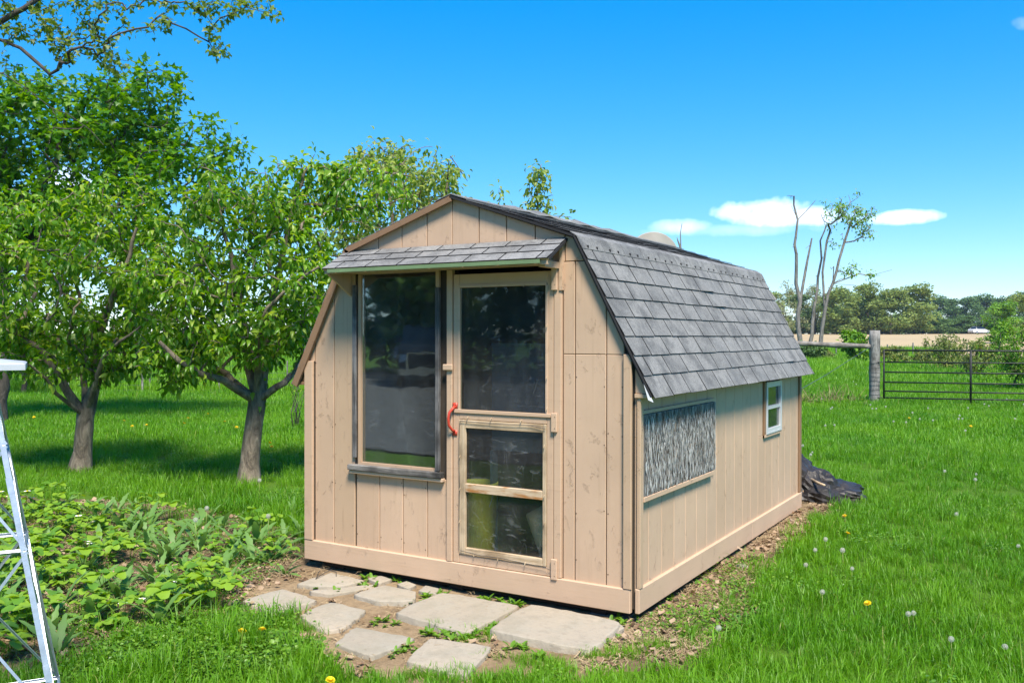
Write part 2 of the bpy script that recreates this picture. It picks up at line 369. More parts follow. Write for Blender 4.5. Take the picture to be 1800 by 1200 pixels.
MTALL = grass_mat('pasture_grass', (.12, .30, .014), (.21, .44, .022), (.24, .44, .03), trans=.42)
MLEAFP = leaf_mat('pear_leaf', (.065, .19, .012), (.155, .33, .016), (.36, .48, .065), trans=.5, rough=.34)
MLEAFPALE = leaf_mat('pale_pear_leaf', (.14, .24, .035), (.25, .35, .06), (.40, .45, .13), trans=.5)
MLEAFM = leaf_mat('maple_leaf', (.04, .145, .006), (.085, .245, .009), (.19, .36, .018), trans=.5)
MLEAFO = leaf_mat('overhang_leaf', (.07, .14, .018), (.13, .21, .02), (.24, .30, .035), trans=.5)
MSTRAW = leaf_mat('strawberry_leaf', (.095, .235, .02), (.17, .33, .02), (.26, .40, .03), rough=.5)
MWEED = leaf_mat('lance_weed_leaf', (.085, .20, .045), (.14, .27, .06), (.19, .34, .075), rough=.55)
MSMALLW = leaf_mat('low_weed_leaf', (.075, .19, .015), (.13, .27, .02), (.19, .34, .03))
MFARA = leaf_mat('far_tree_leaf', (.13, .20, .05), (.19, .265, .06), (.27, .33, .09), rough=.8)
MFARB = leaf_mat('far_dark_leaf', (.06, .13, .04), (.095, .18, .05), (.14, .23, .065), rough=.8)
MFARC = leaf_mat('far_pale_leaf', (.17, .21, .09), (.25, .28, .12), (.33, .34, .17), rough=.8)
MJUN = leaf_mat('bright_shrub_leaf', (.075, .21, .012), (.14, .30, .02), (.20, .36, .03), rough=.6)
MSHR = leaf_mat('field_shrub_leaf', (.11, .17, .035), (.17, .22, .05), (.27, .29, .06), rough=.6)
def bark_mat(name, c1, c2, s=14):
    m, t, b, o = newmat(name); n = noise(t, s, 7, .68, (1, 1, .35), dist=.7); k = noise(t, 3, 3)
    L(t, mixc(t, ramp(t, k, [(.45, (0, 0, 0)), (.7, (1, 1, 1))]), ramp(t, n, [(.36, c1), (.66, c2)]), ramp(t, n, [(.3, c1), (.8, [v*1.25 for v in c2])])), b.inputs['Base Color'])
    b.inputs['Roughness'].default_value = .9; bump(t, n, b, .9, .03); return m
MBARK = bark_mat('pear_bark', (.07, .053, .038), (.30, .245, .18)); MBARKD = bark_mat('dark_bark', (.03, .025, .02), (.11, .095, .08)); MBARKG = bark_mat('pale_dead_bark', (.075, .068, .058), (.26, .24, .215), 6)
def ground_mat():
    m, t, b, o = newmat('lawn_soil'); a = noise(t, .25, 4); c = noise(t, 3.0, 5, .6); d = noise(t, 60, 4, .7); e = noise(t, .02, 4)
    col = mixc(t, ramp(t, a, [(.35, (0, 0, 0)), (.65, (1, 1, 1))]), (.055, .135, .010), (.11, .225, .016))
    col = mixc(t, mth(t, 'MULTIPLY', ramp(t, c, [(.4, (0, 0, 0)), (.7, (1, 1, 1))]), .5), col, (.045, .12, .010))
    col = mixc(t, mth(t, 'MULTIPLY', d, .6), col, (.035, .07, .008))
    col = mixc(t, mth(t, 'MULTIPLY', ramp(t, e, [(.4, (0, 0, 0)), (.6, (1, 1, 1))]), .5), col, (.13, .22, .025))
    L(t, col, b.inputs['Base Color']); b.inputs['Roughness'].default_value = .9; b.inputs['Specular IOR Level'].default_value = .1
    bump(t, d, b, .7, .03); return m
MGROUND = ground_mat()
def soil_mat():
    m, t, b, o = newmat('bare_soil'); a = noise(t, 2.2, 5, .6); c = noise(t, 24, 6, .7); d = noise(t, 130, 4, .7)
    col = mixc(t, ramp(t, a, [(.35, (0, 0, 0)), (.65, (1, 1, 1))]), (.25, .172, .095), (.38, .275, .165))
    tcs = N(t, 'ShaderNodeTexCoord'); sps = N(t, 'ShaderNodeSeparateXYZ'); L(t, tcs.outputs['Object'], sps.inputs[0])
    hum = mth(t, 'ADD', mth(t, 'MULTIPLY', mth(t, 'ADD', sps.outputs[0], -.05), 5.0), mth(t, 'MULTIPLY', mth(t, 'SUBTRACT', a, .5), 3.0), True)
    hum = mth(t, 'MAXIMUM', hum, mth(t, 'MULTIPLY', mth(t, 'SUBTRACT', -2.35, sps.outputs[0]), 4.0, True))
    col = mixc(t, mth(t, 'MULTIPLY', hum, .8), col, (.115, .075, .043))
    col = mixc(t, mth(t, 'MULTIPLY', ramp(t, c, [(.42, (0, 0, 0)), (.7, (1, 1, 1))]), .6), col, (.085, .055, .032))
    col = mixc(t, mth(t, 'MULTIPLY', ramp(t, d, [(.5, (0, 0, 0)), (.72, (1, 1, 1))]), .5), col, (.40, .31, .21))
    L(t, col, b.inputs['Base Color']); b.inputs['Roughness'].default_value = .95; b.inputs['Specular IOR Level'].default_value = .15
    bump(t, mth(t, 'ADD', c, mth(t, 'MULTIPLY', d, .5)), b, .8, .02); return m
MSOIL = soil_mat()
def stone_mat():
    m, t, b, o = newmat('paving_slab'); oi = N(t, 'ShaderNodeObjectInfo'); a = noise(t, 3.0, 6, .65); c = noise(t, 30, 6, .7); d = noise(t, 220, 3, .7)
    col = mixc(t, oi.outputs['Random'], (.29, .245, .18), (.36, .30, .22))
    col = mixc(t, mth(t, 'MULTIPLY', ramp(t, a, [(.45, (0, 0, 0)), (.7, (1, 1, 1))]), .55), col, (.30, .29, .235))
    col = mixc(t, mth(t, 'MULTIPLY', ramp(t, noise(t, 2.0, 5, .6, (1, 1.3, 1)), [(.55, (0, 0, 0)), (.72, (1, 1, 1))]), .5), col, (.47, .36, .25))
    col = mixc(t, mth(t, 'MULTIPLY', ramp(t, c, [(.52, (0, 0, 0)), (.70, (1, 1, 1))]), .55), col, (.19, .155, .115))
    col = mixc(t, mth(t, 'MULTIPLY', ramp(t, noise(t, 5.5, 6, .7), [(.5, (0, 0, 0)), (.62, (1, 1, 1))]), .5), col, (.24, .21, .145))
    col = mixc(t, mth(t, 'MULTIPLY', d, .25), col, (.56, .52, .46))
    L(t, col, b.inputs['Base Color']); b.inputs['Roughness'].default_value = .88; bump(t, mth(t, 'ADD', mth(t, 'ADD', c, a), mth(t, 'MULTIPLY', d, .4)), b, .6, .014); return m
MSTONE = stone_mat()
def field_mat():
    m, t, b, o = newmat('bare_field'); a = noise(t, .03, 4); c = noise(t, .5, 5, .7, (1, .25, 1)); d = noise(t, 3, 3)
    col = mixc(t, ramp(t, a, [(.35, (0, 0, 0)), (.65, (1, 1, 1))]), (.36, .255, .125), (.44, .32, .165))
    col = mixc(t, mth(t, 'MULTIPLY', c, .5), col, (.32, .24, .13)); col = mixc(t, mth(t, 'MULTIPLY', d, .3), col, (.52, .42, .26))
    L(t, col, b.inputs['Base Color']); b.inputs['Roughness'].default_value = .95; return m
MFIELD = field_mat()
MLITTER = leaf_mat('dry_grass_litter', (.12, .08, .042), (.26, .18, .095), (.46, .35, .20), trans=.1, rough=.8)
MDEAD = leaf_mat('dead_leaf', (.11, .065, .035), (.24, .15, .085), (.40, .29, .19), trans=.1, rough=.8)
MFLUFF = leaf_mat('seed_fluff', (.52, .50, .44), (.64, .61, .55), trans=.35, rough=.9); MSTEM = simple('dandelion_stem', (.22, .27, .07), .5, bmp=0); MYEL = simple('dandelion_yellow', (.85, .62, .01), .6, bmp=0, var=.03); MPETAL = simple('white_petal', (.82, .82, .78), .6, bmp=0)

# ------------------------------------------------------------------ the ground
def sgrid(n, near, far):
    u = np.linspace(-1, 1, n); k = math.asinh(far/near); return np.sinh(u*k)*near
gx = sgrid(181, 2.2, 560)+CAM[0]-2.5; gy = sgrid(181, 2.2, 560)+CAM[1]+6
X, Y = np.meshgrid(gx, gy, indexing='ij'); Z = ground(X, Y)
V = np.stack([X.ravel(), Y.ravel(), Z.ravel()], 1); n = 181
i, j = np.meshgrid(np.arange(n-1), np.arange(n-1), indexing='ij'); a = (i*n+j).ravel()
lawn = obj_m('lawn', fastmesh('lawn', V, [np.stack([a, a+n, a+n+1, a+1], 1)], MGROUND)); tag(lawn, 'long green lawn round the shed', 'lawn', kind='structure')

def poly_sd(px, py, poly):   # signed distance, + inside
    px = np.asarray(px, float); py = np.asarray(py, float); d = np.full(px.shape, 1e9); ins = np.zeros(px.shape, bool); k = len(poly)
    for i in range(k):
        x0, y0 = poly[i]; x1, y1 = poly[(i+1) % k]; ex, ey = x1-x0, y1-y0
        t = np.clip(((px-x0)*ex+(py-y0)*ey)/(ex*ex+ey*ey+1e-12), 0, 1)
        d = np.minimum(d, np.hypot(px-x0-t*ex, py-y0-t*ey))
        c = ((y0 > py) != (y1 > py)) & (px < (x1-x0)*(py-y0)/(y1-y0+1e-12)+x0); ins ^= c
    return np.where(ins, d, -d)
def wpoly(pts): return [tuple(on_z(x, y)[:2]) for x, y in pts]
SOIL = wpoly([(395, 1050), (470, 985), (530, 960)]) + [(-2.6, .15), (-2.6, 3.9), (-1.0, 4.6)] + wpoly([(1490, 893), (1440, 918), (1385, 968), (1320, 1010), (1300, 1075), (1268, 1130), (1180, 1172), (1000, 1192), (800, 1198), (620, 1182), (520, 1152), (455, 1120), (520, 1085), (410, 1080)])
BED = wpoly([(-260, 872), (0, 872), (250, 885), (420, 905), (500, 930), (545, 962), (480, 1010), (420, 1050), (400, 1085), (330, 1100), (220, 1120), (60, 1185), (-260, 1185)])
def soilmask(x, y):
    s = poly_sd(x, y, SOIL)*6 + (fbm(np.asarray(x)*3.2, np.asarray(y)*3.2, 3)-.47)*1.5
    return s
def bedmask(x, y):
    return poly_sd(x, y, BED)*5 + (fbm(np.asarray(x)*2.5, np.asarray(y)*2.5, 8)-.47)*1.6
def soil_sheet(name, x0, x1, y0, y1, step, fn, label, seed):
    xs = np.arange(x0, x1, step); ys = np.arange(y0, y1, step); X, Y = np.meshgrid(xs, ys, indexing='ij')
    m = fn(X, Y); h = np.clip(m, -1.2, 1.0)*.012
    Z = ground(X, Y) + .002 + h*.8 + .016*(fbm(X*7, Y*7, seed)-.47) + .008*(fbm(X*24, Y*24, seed+1)-.47)
    n = len(ys); i, j = np.meshgrid(np.arange(len(xs)-1), np.arange(n-1), indexing='ij')
    keep = (m[:-1, :-1] > -1.1) | (m[1:, 1:] > -1.1); a = (i*n+j)[keep]
    V = np.stack([X.ravel(), Y.ravel(), Z.ravel()], 1); q = np.stack([a, a+n, a+n+1, a+1], 1)
    u, inv = np.unique(q, return_inverse=True)
    o = obj_m(name, fastmesh(name, V[u], [inv.reshape(q.shape)], MSOIL)); tag(o, label, 'soil', kind='structure')
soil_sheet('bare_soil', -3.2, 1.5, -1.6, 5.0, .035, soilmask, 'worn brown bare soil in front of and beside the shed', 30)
soil_sheet('garden_bed', -8.5, -1.6, -3.2, 1.6, .045, bedmask, 'brown garden bed soil under the strawberry plants', 50)

# the ploughed field: rectangle lying beyond the fence line
FH = np.array([FW[0], FW[1]]); FH /= np.linalg.norm(FH); RH = np.array([FH[1], -FH[0]])
def fr(f, r): p = CAM[:2]+FH*f+RH*r; return p
ff = np.linspace(58, 207, 60); rr = np.linspace(-6, 190, 50); V = []
for f_ in ff:
    for r_ in rr:
        f2 = f_ + (1.5*math.sin(r_*.21)+1.0*math.sin(r_*.083+1) if f_ < 60 else 0)
        p = fr(f2, r_); V.append((p[0], p[1], float(ground(p[0], p[1]))+.06))
F = [(i*50+j, i*50+j+1, (i+1)*50+j+1, (i+1)*50+j) for i in range(59) for j in range(49)]
tag(obj('ploughed_field', V, F, MFIELD, smoothf=True), 'tan ploughed field beyond the fence', 'field', kind='structure')

# ------------------------------------------------------------------ the shed
W, D = 2.44, 3.67; CX = -W/2
EZ, EO, OH = 1.207, 0.1135, 0.042; ZR, XB, ZB = 2.403, 0.8576, 2.116; HS = 0.1345
shed = empty('garden_shed', (CX, D/2, 0))
tag(shed, 'beige painted wooden garden shed with grey shingled barn roof and front door', 'shed')
SL = (ZB-EZ)/(XB-W/2-EO)   # slope of the lower roof (negative)
def outline():   # gambrel wall outline (x, z) ccw
    zs = EZ+EO*(-SL)-.012
    return [(-W, 0.02), (0, 0.02), (0, zs), (CX+XB-.012, ZB-.018), (CX, ZR-.018), (CX-XB+.012, ZB-.018), (-W, zs)]
OUT = outline()
def clip_rect(x0, x1, z0, z1, g=.0035):
    p = OUT
    for a_, b_, c_ in ((-1, 0, -(x0+g)), (1, 0, x1-g), (0, -1, -z0), (0, 1, z1)): p = clip_half(p, a_, b_, c_)
    return clean(p)
def plank_xz(parent, poly, y, th, mat, name='plank', face=-1):
    """board lying in the xz-plane, outer face toward face*y, chamfered arris"""
    if len(poly) < 3: return
    ins = inset(poly, .0025); ins = clean(ins) if ins else None
    k = len(poly); yo = y+face*th
    if ins is None or len(ins) != k: ins = poly
    V = [(p[0], y, p[1]) for p in poly]+[(p[0], yo-face*.0025, p[1]) for p in poly]+[(p[0], yo, p[1]) for p in ins]
    F = [tuple(range(k))[::-1], tuple(range(2*k, 3*k))]
    for i in range(k):
        j = (i+1) % k; F += [(i, j, k+j, k+i), (k+i, k+j, 2*k+j, 2*k+i)]
    if face > 0: F = [f[::-1] for f in F]
    return obj(name, V, F, mat, parent)
TH = .014
# front wall: thin sheathing with the two openings cut out, planks nailed over it
def sheath(name, rects, y0, y1, mat):
    parts = []
    for (x0, x1, z0, z1) in rects:
        p = clip_rect(x0, x1, z0, z1, 0)
        if len(p) < 3: continue
        k = len(p); V = [(q[0], y0, q[1]) for q in p]+[(q[0], y1, q[1]) for q in p]
        F = [tuple(range(k)), tuple(range(k, 2*k))[::-1]]+[(i, k+i, k+(i+1) % k, (i+1) % k) for i in range(k)]
        parts.append((V, F))
    V, F = join(parts); return obj(name, V, F, mat, shed)
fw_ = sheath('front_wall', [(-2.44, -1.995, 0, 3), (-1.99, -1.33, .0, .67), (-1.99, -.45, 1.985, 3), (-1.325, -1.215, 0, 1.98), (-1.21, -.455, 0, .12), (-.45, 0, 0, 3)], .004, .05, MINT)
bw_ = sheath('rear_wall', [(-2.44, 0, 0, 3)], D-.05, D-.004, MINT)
GG = [-2.44, -2.21, -2.012, -1.814, -1.621, -1.421, -1.225, -1.028, -.833, -.635, -.437, -.25, 0.0]
plank = lambda x0, x1, z0, z1, m=MP: plank_xz(fw_, clip_rect(x0, x1, z0, z1), .0035, TH, m)
plank(-2.37, -2.197, HS-.02, 3); plank(-2.44, -2.3745, 1.36, 3); plank(-2.197, -2.012, HS-.02, 3, MPD)
for x0, x1 in ((-2.001, -1.803), (-1.803, -1.61), (-1.61, -1.416), (-1.416, -1.258)): plank(x0, x1, HS-.02, .636)
for x0, x1 in ((-.448, -.37), (-.37, -.173), (-.173, -.062)): plank(x0, x1, HS-.02, 1.430); plank(x0, x1, 1.4335, 1.962)
plank(-.062, 0.0, 1.49, 1.962)
for x0, x1 in zip(GG[2:-1], GG[3:]): plank(x0, x1, 1.967, 3)
for k in range(13):   # rear siding
    plank_xz(bw_, clip_rect(-2.44+k*.1877, -2.44+(k+1)*.1877, 0.03, 3), D-.0035, TH, MP, face=1)
# side walls
ZT = EZ+EO*(-SL)-.03
for (nm, xa, xb_, fc) in (('side_wall', -.05, -.004, 1), ('side_wall', -W+.004, -W+.05, -1)):
    right = fc == 1
    if right:
        parts = [box_vf(xa, xb_, .05, 2.53, 0, ZT), box_vf(xa, xb_, 2.99, D-.05, 0, ZT), box_vf(xa, xb_, 2.531, 2.989, 0, .765), box_vf(xa, xb_, 2.531, 2.989, 1.165, ZT)]
    else: parts = [box_vf(xa, xb_, .05, D-.05, 0, ZT)]
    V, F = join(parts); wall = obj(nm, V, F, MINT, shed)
    x = -.0035 if right else -W+.0035; xo = x+fc*TH
    ys = [0.0]+[.165+.1996*k for k in range(18)]+[D]
    for a_, b_ in zip(ys[:-1], ys[1:]):
        spans = [(HS-.02, ZT)]
        if right and a_ > 2.30 and b_ < 3.2 and not (b_ < 2.52 or a_ > 2.99): spans = [(HS-.02, .755), (1.175, ZT)]
        for z0, z1 in spans:
            a2, b2 = a_+.003, b_-.003; e = .0025; xi = xo-fc*e
            V = [(x, a2, z0), (x, b2, z0), (x, b2, z1), (x, a2, z1), (xi, a2, z0), (xi, b2, z0), (xi, b2, z1), (xi, a2, z1), (xo, a2+e, z0+e), (xo, b2-e, z0+e), (xo, b2-e, z1-e), (xo, a2+e, z1-e)]
            F = [(8, 9, 10, 11)]+[(i, (i+1) % 4, 4+(i+1) % 4, 4+i) for i in range(4)]+[(4+i, 4+(i+1) % 4, 8+(i+1) % 4, 8+i) for i in range(4)]
            if not right: F = [f[::-1] for f in F]
            obj('plank', V, F, MP, wall)
        if right and len(spans) == 2:
            for a2, b2 in ((a_, min(b_, 2.487)), (max(a_, 2.991), b_)):
                if b2-a2 > .02: box('plank', x, xo, a2+.003, b2-.003 if b2 == b_ else b2, .756, 1.174, MP, wall, .002)
rn = random.Random(8)
for x in (-2.36, -2.21, -2.185, -2.03, -1.99, -1.815, -1.79, -1.62, -1.60, -1.43, -.36, -.185, -.16, -.075):
    for z in (.22, .55, .95, 1.3):
        if (-2.0 < x < -1.3 and z > .6) or rn.random() < .2: continue
        zz = z+rn.uniform(-.05, .05); box('nail', x-.0028, x+.0028, -.0118, -.0095, zz-.0028, zz+.0028, MNAIL, fw_, 0)
# skirt boards
box('skirt_board', -W-.012, -.018, -.030, .003, 0, HS, MPH, shed, .004)
box('skirt_board', .003, .030, -.012, 2.150, 0.001, HS+.004, MPH, shed, .004); box('skirt_board', .003, .029, 2.154, D+.02, 0.0, HS+.002, MPH, shed, .004)
box('skirt_board', -W-.030, -W-.003, -.012, D+.02, 0, HS, MPH, shed, .004); box('skirt_board', -W-.012, .012, D+.003, D+.03, 0, HS, MPH, shed, .004)
# corner trims
box('corner_trim', -.060, -.012, -.034, -.012, HS+.001, 1.435, MPD, shed); box('corner_trim', .012, .034, -.010, .036, HS+.005, 1.205, MPD, shed)
box('corner_trim', -W-.008, -2.374, -.034, -.0115, HS+.001, 1.362, MPH, shed); box('corner_trim', .012, .028, D-.05, D+.012, HS+.005, 1.2, MRAKE, shed)
# closed-in eave ends and soffit strips
for s in (1, -1):
    x0 = 0.002 if s > 0 else -W-.002
    pe = [(x0, EZ+.012), (x0+s*(EO-.018), EZ+.012), (x0, EZ+.012+(EO-.018)*(-SL))]
    if s < 0: pe = pe[::-1]
    plank_xz(shed, pe, .003, .012, MPH if s > 0 else MRAKE, 'eave_end_panel')
    xa, xb_ = sorted((x0, x0+s*(EO-.01))); box('eave_end_ledge', xa, xb_, -.020, .03, EZ-.012, EZ+.010, MPD if s > 0 else MRAKE, shed, .002)
    box('soffit_board', xa, xb_, .032, D, EZ-.003, EZ+.009, MINT, shed, .001)
# floor, joists and blocks
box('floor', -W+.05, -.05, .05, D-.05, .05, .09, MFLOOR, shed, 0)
for x in (-2.2, -1.22, -.24): box('joist', x-.05, x+.05, .03, D-.02, -.05, .049, MJOIST, shed, .004)
box('joist', -W+.10, -.10, .035, .085, -.04, .0455, MJOIST, shed, .004)
for x, y in ((-.16, .12), (-2.25, .2), (-1.2, .3), (-.2, 3.4), (-2.2, 3.4), (-.2, 1.9)): box('foundation_block', x-.14, x+.1, y-.1, y+.2, -.16, -.048, MCONC, shed, .008)

# roof ----------------------------------------------------------------------
def rpt(s, seg, t, y, h=0.0):
    """point on the roof: s=+1 right/-1 left, seg 0 lower (t: 0 eave..1 break), 1 upper (t: 0 break..1 ridge), h above the deck"""
    if seg == 0: a = np.array([W/2+EO, EZ]); b = np.array([XB, ZB])
    else: a = np.array([XB, ZB]); b = np.array([0, ZR])
    d = b-a; nrm = np.array([d[1], -d[0]])/np.linalg.norm(d); p = a+d*t+nrm*h
    return (CX+s*p[0], y, p[1])
y0r, y1r = -OH, D+OH+.01
roof = None
parts = []
for s in (1, -1):
    for seg in (0, 1):
        V = [rpt(s, seg, t, y, h) for h in (-.016, -.001) for t in (0, 1) for y in (y0r, y1r)]
        parts.append((V, [(0, 1, 3, 2), (4, 6, 7, 5), (0, 4, 5, 1), (2, 3, 7, 6), (0, 2, 6, 4), (1, 5, 7, 3)]))
V, F = join(parts); roof = obj('roof', V, F, MTAR, shed)
rng = random.Random(4)
def tab(s, seg, t0, t1, ya, yb, lift, parent, th=.0055, name='shingle', slope_back=.0015, join_to=None, curl=0.0):
    V = []
    for (t, h0) in ((t0, lift), (t1, slope_back)):
        for y in (ya, yb):
            for k in (0, 1): V.append(rpt(s, seg, t, y, h0+k*th*(1 if t == t0 else .5)+(curl if (t == t0 and y == yb) else 0)))
    F = [(0, 2, 3, 1), (4, 5, 7, 6), (0, 1, 5, 4), (2, 6, 7, 3), (1, 3, 7, 5), (0, 4, 6, 2)]
    if s < 0: F = [f[::-1] for f in F]
    if join_to is not None: join_to.append((V, F)); return
    o = obj(name, V, F, [MSH, MTAR], parent); o.data.polygons.foreach_set('material_index', [1, 1, 1, 1, 0, 1]); return o
Lw, Lu = math.hypot(XB-W/2-EO, ZB-EZ), math.hypot(XB, ZR-ZB)
stuffp = []
for s in (1, -1):
    for seg, Ls, rows, t_first in ((0, Lw, 8, 0), (1, Lu, 7, .03)):
        ex = (Ls*(.955 if seg == 0 else .97))/rows
        for r_ in range(rows):
            t0 = (r_*ex)/Ls + (-.012 if (seg == 0 and r_ == 0) else 0) + (t_first if seg else 0); t1 = min((r_*ex+ex*1.05)/Ls+(t_first if seg else 0), .995)
            wdt = .287; off = (.145 if r_ % 2 else .287)-(.02*(r_ % 3)); y = y0r
            first = True; ww = off if seg == 0 else off*.8
            dz = 0.0
            while y < y1r-.02:
                ye = min(y+ww, y1r); g = .0048+rng.random()*.002
                jj = (rng.random()-.5)*.004/Ls
                if s == 1 and (seg == 0 or r_ < 5): tab(s, seg, t0+jj, t1, y+g, ye-g, .0062+rng.random()*.0018, roof, curl=(.012 if rng.random() < .04 else 0))
                else: tab(s, seg, t0+jj, t1, y+g, ye-g, .0062, roof, join_to=stuffp)
                y = ye; ww = wdt+(rng.random()-.5)*.006
V, F = join(stuffp); tag(obj('shingle_courses', V, F, MSH, roof), kind='stuff')
# break-line cap strips on the right slope, nail dimples row, ridge caps partly lifted
y = y0r
while y < y1r-.05:
    ye = min(y+.30, y1r); g = .003
    V = []
    for (seg, t, h) in ((0, .905, .011), (0, .985, .0125), (1, .035, .0115)):
        for yy in (y+g, ye-g): V += [rpt(1, seg, t, yy, h), rpt(1, seg, t, yy, h-.005)]
    F = [(0, 2, 6, 4), (4, 6, 10, 8), (0, 1, 3, 2), (0, 4, 5, 1), (4, 8, 9, 5), (2, 3, 7, 6), (6, 7, 11, 10), (8, 10, 11, 9)]
    cs = obj('cap_shingle', V, F, MSH, roof)
    for yy in (y+.08, y+.2):
        if yy < y1r-.03:
            p = np.array(rpt(1, 0, .922, yy, .0125)); box('nail_head', p[0]-.004, p[0]+.004, p[1]-.007, p[1]+.007, p[2]-.011, p[2]+.006, MTAR, cs, 0)
    y = ye
y = y0r; k = 0
MPALE = simple('pale_underlay', (.33, .325, .31), .8, sc_=30, var=.2)
while y < y1r-.05:
    ye = min(y+.31, y1r); lift = .0 if k < 2 or k > 8 else (.016, .022, .01, .024, .012, .018, .006)[k-2]
    V = []
    for i in range(7):
        u = -1+2*i/6; base = rpt(1 if u >= 0 else -1, 1, 1-abs(u)*.13, 0, .010)
        for yy, q in ((y, 0.3), ((y+ye)/2, 1.0), (ye-.004, .25)):
            V.append((base[0], yy, base[2]+.004+lift*q*(1-.35*abs(u))))
    nV = len(V); V += [(p[0], p[1], p[2]-.006) for p in V]
    F = [(i*3+j, i*3+j+1, (i+1)*3+j+1, (i+1)*3+j) for i in range(6) for j in range(2)]
    Fb = [tuple(v+nV for v in f[::-1]) for f in F]
    per = [0, 1, 2]+[i*3+2 for i in range(1, 7)]+[19, 18]+[i*3 for i in range(5, 0, -1)]
    Fs = [(per[i], per[(i+1) % len(per)], per[(i+1) % len(per)]+nV, per[i]+nV) for i in range(len(per))]
    o = obj('ridge_cap', V, F+Fb+Fs, [MSH, MPALE], roof)
    if lift:
        for f in list(range(len(F), len(F)+len(Fb)+len(Fs))): o.data.polygons[f].material_index = 1
    y = ye; k += 1
# pale flashing strip exposed along the ridge
V = [rpt(1, 1, .93, .85, .010), rpt(1, 1, .93, 1.75, .010), rpt(1, 1, .985, 1.75, .022), rpt(1, 1, .985, .85, .022)]
obj('ridge_flashing', V+[(p[0], p[1], p[2]-.004) for p in V], [(0, 1, 2, 3), (7, 6, 5, 4), (0, 4, 5, 1), (3, 2, 6, 7), (0, 3, 7, 4), (1, 5, 6, 2)], MPALE, roof)
# rake boards on the front and back edges
for s in (1, -1):
    for seg in (0, 1):
        wd = (.05 if s < 0 else .005) if seg == 0 else (.034 if s < 0 else .012)
        for ya, yb in ((-OH-.006, -OH+.012), (D+OH-.01, D+OH+.008)):
            V = [rpt(s, seg, t, y, h) for h in (-.003-wd, -.002) for t in (.0, 1) for y in (ya, yb)]
            obj('rake_board', V, [(0, 1, 3, 2), (4, 6, 7, 5), (0, 4, 5, 1), (2, 3, 7, 6), (0, 2, 6, 4), (1, 5, 7, 3)], MRAKE if s < 0 else MTAR, shed)
# torn corner of white underlay at the right front eave
p0 = np.array(rpt(1, 0, .11, y0r-.004, -.004)); p1 = np.array(rpt(1, 0, -.03, y0r-.004, -.006)); p2 = p1+np.array([-.026, -.006, .012])
obj('torn_underlay', [p0, p1, p2, p0+[0, .006, 0], p1+[0, .006, 0], p2+[0, .006, 0]], [(0, 2, 1), (3, 4, 5), (0, 1, 4, 3), (1, 2, 5, 4), (2, 0, 3, 5)], MVINYL, shed)

# canopy over the window and door ------------------------------------------------
ca = obj('canopy', *box_vf(0, 0.01, 0, .01, 0, .01), MPD, shed)
cx0, cx1, cyf, czb, czf = -2.085, -.418, -.245, 2.100, 1.965
def cpt(x, t, h):   # t: 0 front edge .. 1 wall
    n_ = np.array([0, -(czb-czf), -cyf]); n_ = n_/np.linalg.norm(n_)
    return tuple(np.array([x, cyf+(-.010-cyf)*t, czf+(czb-czf)*t])+n_*h)
def cbox(x0, x1, t0, t1, h0, h1):
    V = [cpt(x, t, h) for x in (x0, x1) for t in (t0, t1) for h in (h0, h1)]
    return V, [(0, 1, 3, 2), (4, 6, 7, 5), (0, 4, 5, 1), (2, 3, 7, 6), (0, 2, 6, 4), (1, 5, 7, 3)]
V, F = cbox(cx0, cx1, .02, 1, -.014, -.001); m_ = mesh('canopy', V, F, [MPD, MTAR]); ca.data = m_; m_.polygons.foreach_set('material_index', [1, 1, 0, 1, 0, 1])
for r_ in range(3):
    x = cx0; ww = (.12, .20, .06)[r_]; t0 = (0, .34, .67)[r_]-(.03 if r_ == 0 else 0); t1 = (.345, .68, .985)[r_]
    while x < cx1-.015:
        xe = min(x+ww, cx1); V, F = [], None
        for t, h in ((t0, .0058), (t1, .0016)):
            for xx in (x+.005, xe-.005): V += [cpt(xx, t, h), cpt(xx, t, h+(.005 if t == t0 else .003))]
        o = obj('shingle', V, [(0, 2, 3, 1), (4, 5, 7, 6), (0, 1, 5, 4), (2, 6, 7, 3), (1, 3, 7, 5), (0, 4, 6, 2)], [MSH, MTAR], ca); o.data.polygons.foreach_set('material_index', [1, 1, 1, 1, 0, 1])
        x = xe; ww = .245+(rng.random()-.5)*.01
V, F = box_vf(cx0+.05, cx1-.05, cyf-.012, cyf-.003, czf-.024, czf-.002); obj('drip_edge', V, F, MGREEN, ca)
V, F = box_vf(cx0+.01, cx1-.01, cyf+.008, cyf+.03, czf-.03, czf-.008); obj('front_batten', V, F, MPD, ca)
gxx = cx0+.028   # plywood gusset closing the left end
V = [(gxx, -.012, 1.80), (gxx, cyf+.012, czf-.034), (gxx, -.012, czb-.03)]; V += [(p[0]+.016, p[1], p[2]) for p in V]
obj('gusset', V, [(0, 2, 1), (3, 4, 5), (0, 1, 4, 3), (1, 2, 5, 4), (2, 0, 3, 5)], MPD, ca)
V, F = box_vf(-.462, -.442, -.034, -.0115, 1.80, 2.06); obj('bracket_post', V, F, MPH, ca)
V, F = box_vf(-.505, -.463, -.20, -.0115, 1.925, 1.962); obj('bracket_arm', V, F, MPH, ca)
V, F = box_vf(cx0+.05, -.508, -.06, -.0115, 1.945, 1.99); obj('header_board', V, F, MPD, ca)

